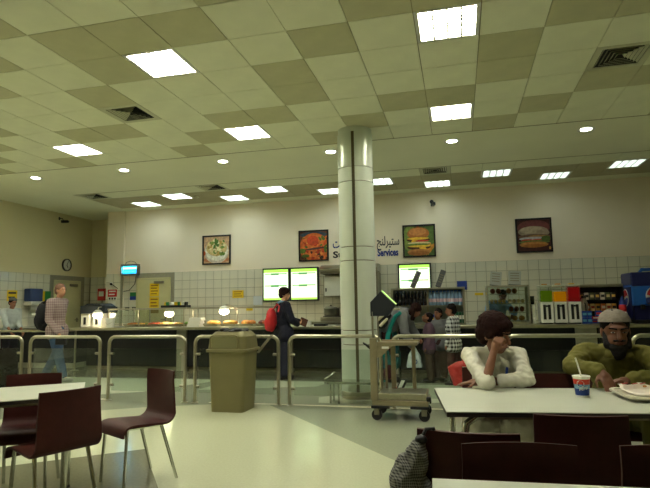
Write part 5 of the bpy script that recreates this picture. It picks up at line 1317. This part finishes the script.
# ---- seated boy leaning on his hand
x0, y0 = .22, 4.0
J = dict(pelvis=(-.02, .12, .56), chest=(.0, .04, .82), neck=(.02, -.03, .965), head=(-.005, -.13, 1.085), lsh=(.17, -.02, .93), rsh=(-.165, .0, .93), lel=(.21, -.17, .78), lwr=(-.04, -.285, .785),
         rel=(-.06, -.33, .775), rwr=(.025, -.245, .99), lhip=(.08, .1, .54), rhip=(-.1, .1, .54), lkn=(.12, -.36, .53), rkn=(-.12, -.36, .53), lan=(.1, -.3, .09), ran=(-.12, -.28, .09), ltoe=(.11, -.42, .045), rtoe=(-.13, -.40, .045))
J['rel'] = (-.075, -.33, .785); J['rwr'] = (-.01, -.265, .985)
J['head'] = (.01, -.12, 1.08)
J['lel'] = (.19, -.2, .79); J['lwr'] = (-.12, -.24, .775)
bb, bj, bs_, bHP, bfr = human('boy in white shirt seated with cheek resting on his hand', (x0, y0, 0), 1.55, -PI/2, SK1, J, [dict(kind='trousers', mat=M_wsh, name='loose_trousers', flare=.05, th=.03, len=1.7, wr=.012), dict(kind='top', mat=M_wsh, sl=dict(l=1.5, r=1.1), hem=.55, th=.014, wr=.011, ws=17)],
      [dict(kind='short', mat=HBr, full=True, wr=.006)], head_dir=(.80, -.55, -.25), head_up=(.12, -.1, 1), vox=.0065, headscale=1.2, slim=.004, handspec=dict(r=dict(d=(.35, -.05, .8), n=(.35, .9, -.1), curl=.8, side=-1), l=dict(d=(-1, -.12, -.05), n=(0, 0, -1), curl=.12, side=1)), near=True)
for q in (-1, 1):
    o = MB().add([(0, 0, 0), (q*.055, .012, -.03), (q*.06, .0, -.075), (q*.018, -.008, -.065)], [(0, 1, 2, 3)]).build('collar', M_wsh, bb, True)
    o.location = (.02+q*.012, -.145, .935); so_ = o.modifiers.new('s', 'SOLIDIFY'); so_.thickness = .006
MB().cap((.07, -.145, .82), (.075, -.143, .86), .009, None, 8).build('pocket_pen', M_blue, bb, True)
# ---- seated man in skull cap
x0, y0 = 1.03, 4.12
J = dict(pelvis=(.02, .16, .56), chest=(.02, .06, .83), neck=(.0, .0, .975), head=(0, -.07, 1.09), rsh=(-.19, .02, .94), lsh=(.2, .02, .925), rel=(-.31, -.14, .865), rwr=(-.17, -.34, .85), lel=(.25, -.16, .80), lwr=(.0, -.29, .79),
         rhip=(-.09, .14, .54), lhip=(.1, .14, .54), rkn=(-.14, -.3, .54), lkn=(.16, -.3, .54), ran=(-.14, -.26, .09), lan=(.16, -.26, .09), rtoe=(-.15, -.4, .045), ltoe=(.17, -.4, .045))
mb_, mj, ms_, mHP, mfr = human('bearded man in olive shirt and pale skull cap seated at the table', (x0, y0, 0), 1.68, -PI/2, SK4, J, [dict(kind='trousers', mat=M_olive, name='loose_trousers', flare=.04, th=.025, len=1.8), dict(kind='top', mat=M_olive, sleeve=1.88, hem=.4, th=.015, wr=.010, ws=16)],
      [dict(kind='short', mat=HB, wr=.003), dict(kind='cap', mat=mat('skull_cap', (128, 119, 106), .9, var=.12, scale=60)), dict(kind='beard', mat=mat('beard_black', (20, 16, 14), .8))], head_dir=(-.05, -1, -.12), vox=.0065, headscale=1.16, handspec=dict(r=dict(d=(.22, -.62, -.58), n=(.25, .1, -1), curl=.30, side=-1, s=1.05), l=dict(d=(-1, -.15, -.02), n=(0, 0, -1), curl=.25, side=1)), near=True)
for q in (-1, 1):
    o = MB().add([(0, 0, 0), (q*.06, .02, .0), (q*.075, .0, -.045), (q*.02, -.01, -.05)], [(0, 1, 2, 3)]).build('collar', M_olive, mb_, True)
    o.location = (q*.018, -.115, .965); so_ = o.modifiers.new('s', 'SOLIDIFY'); so_.thickness = .006
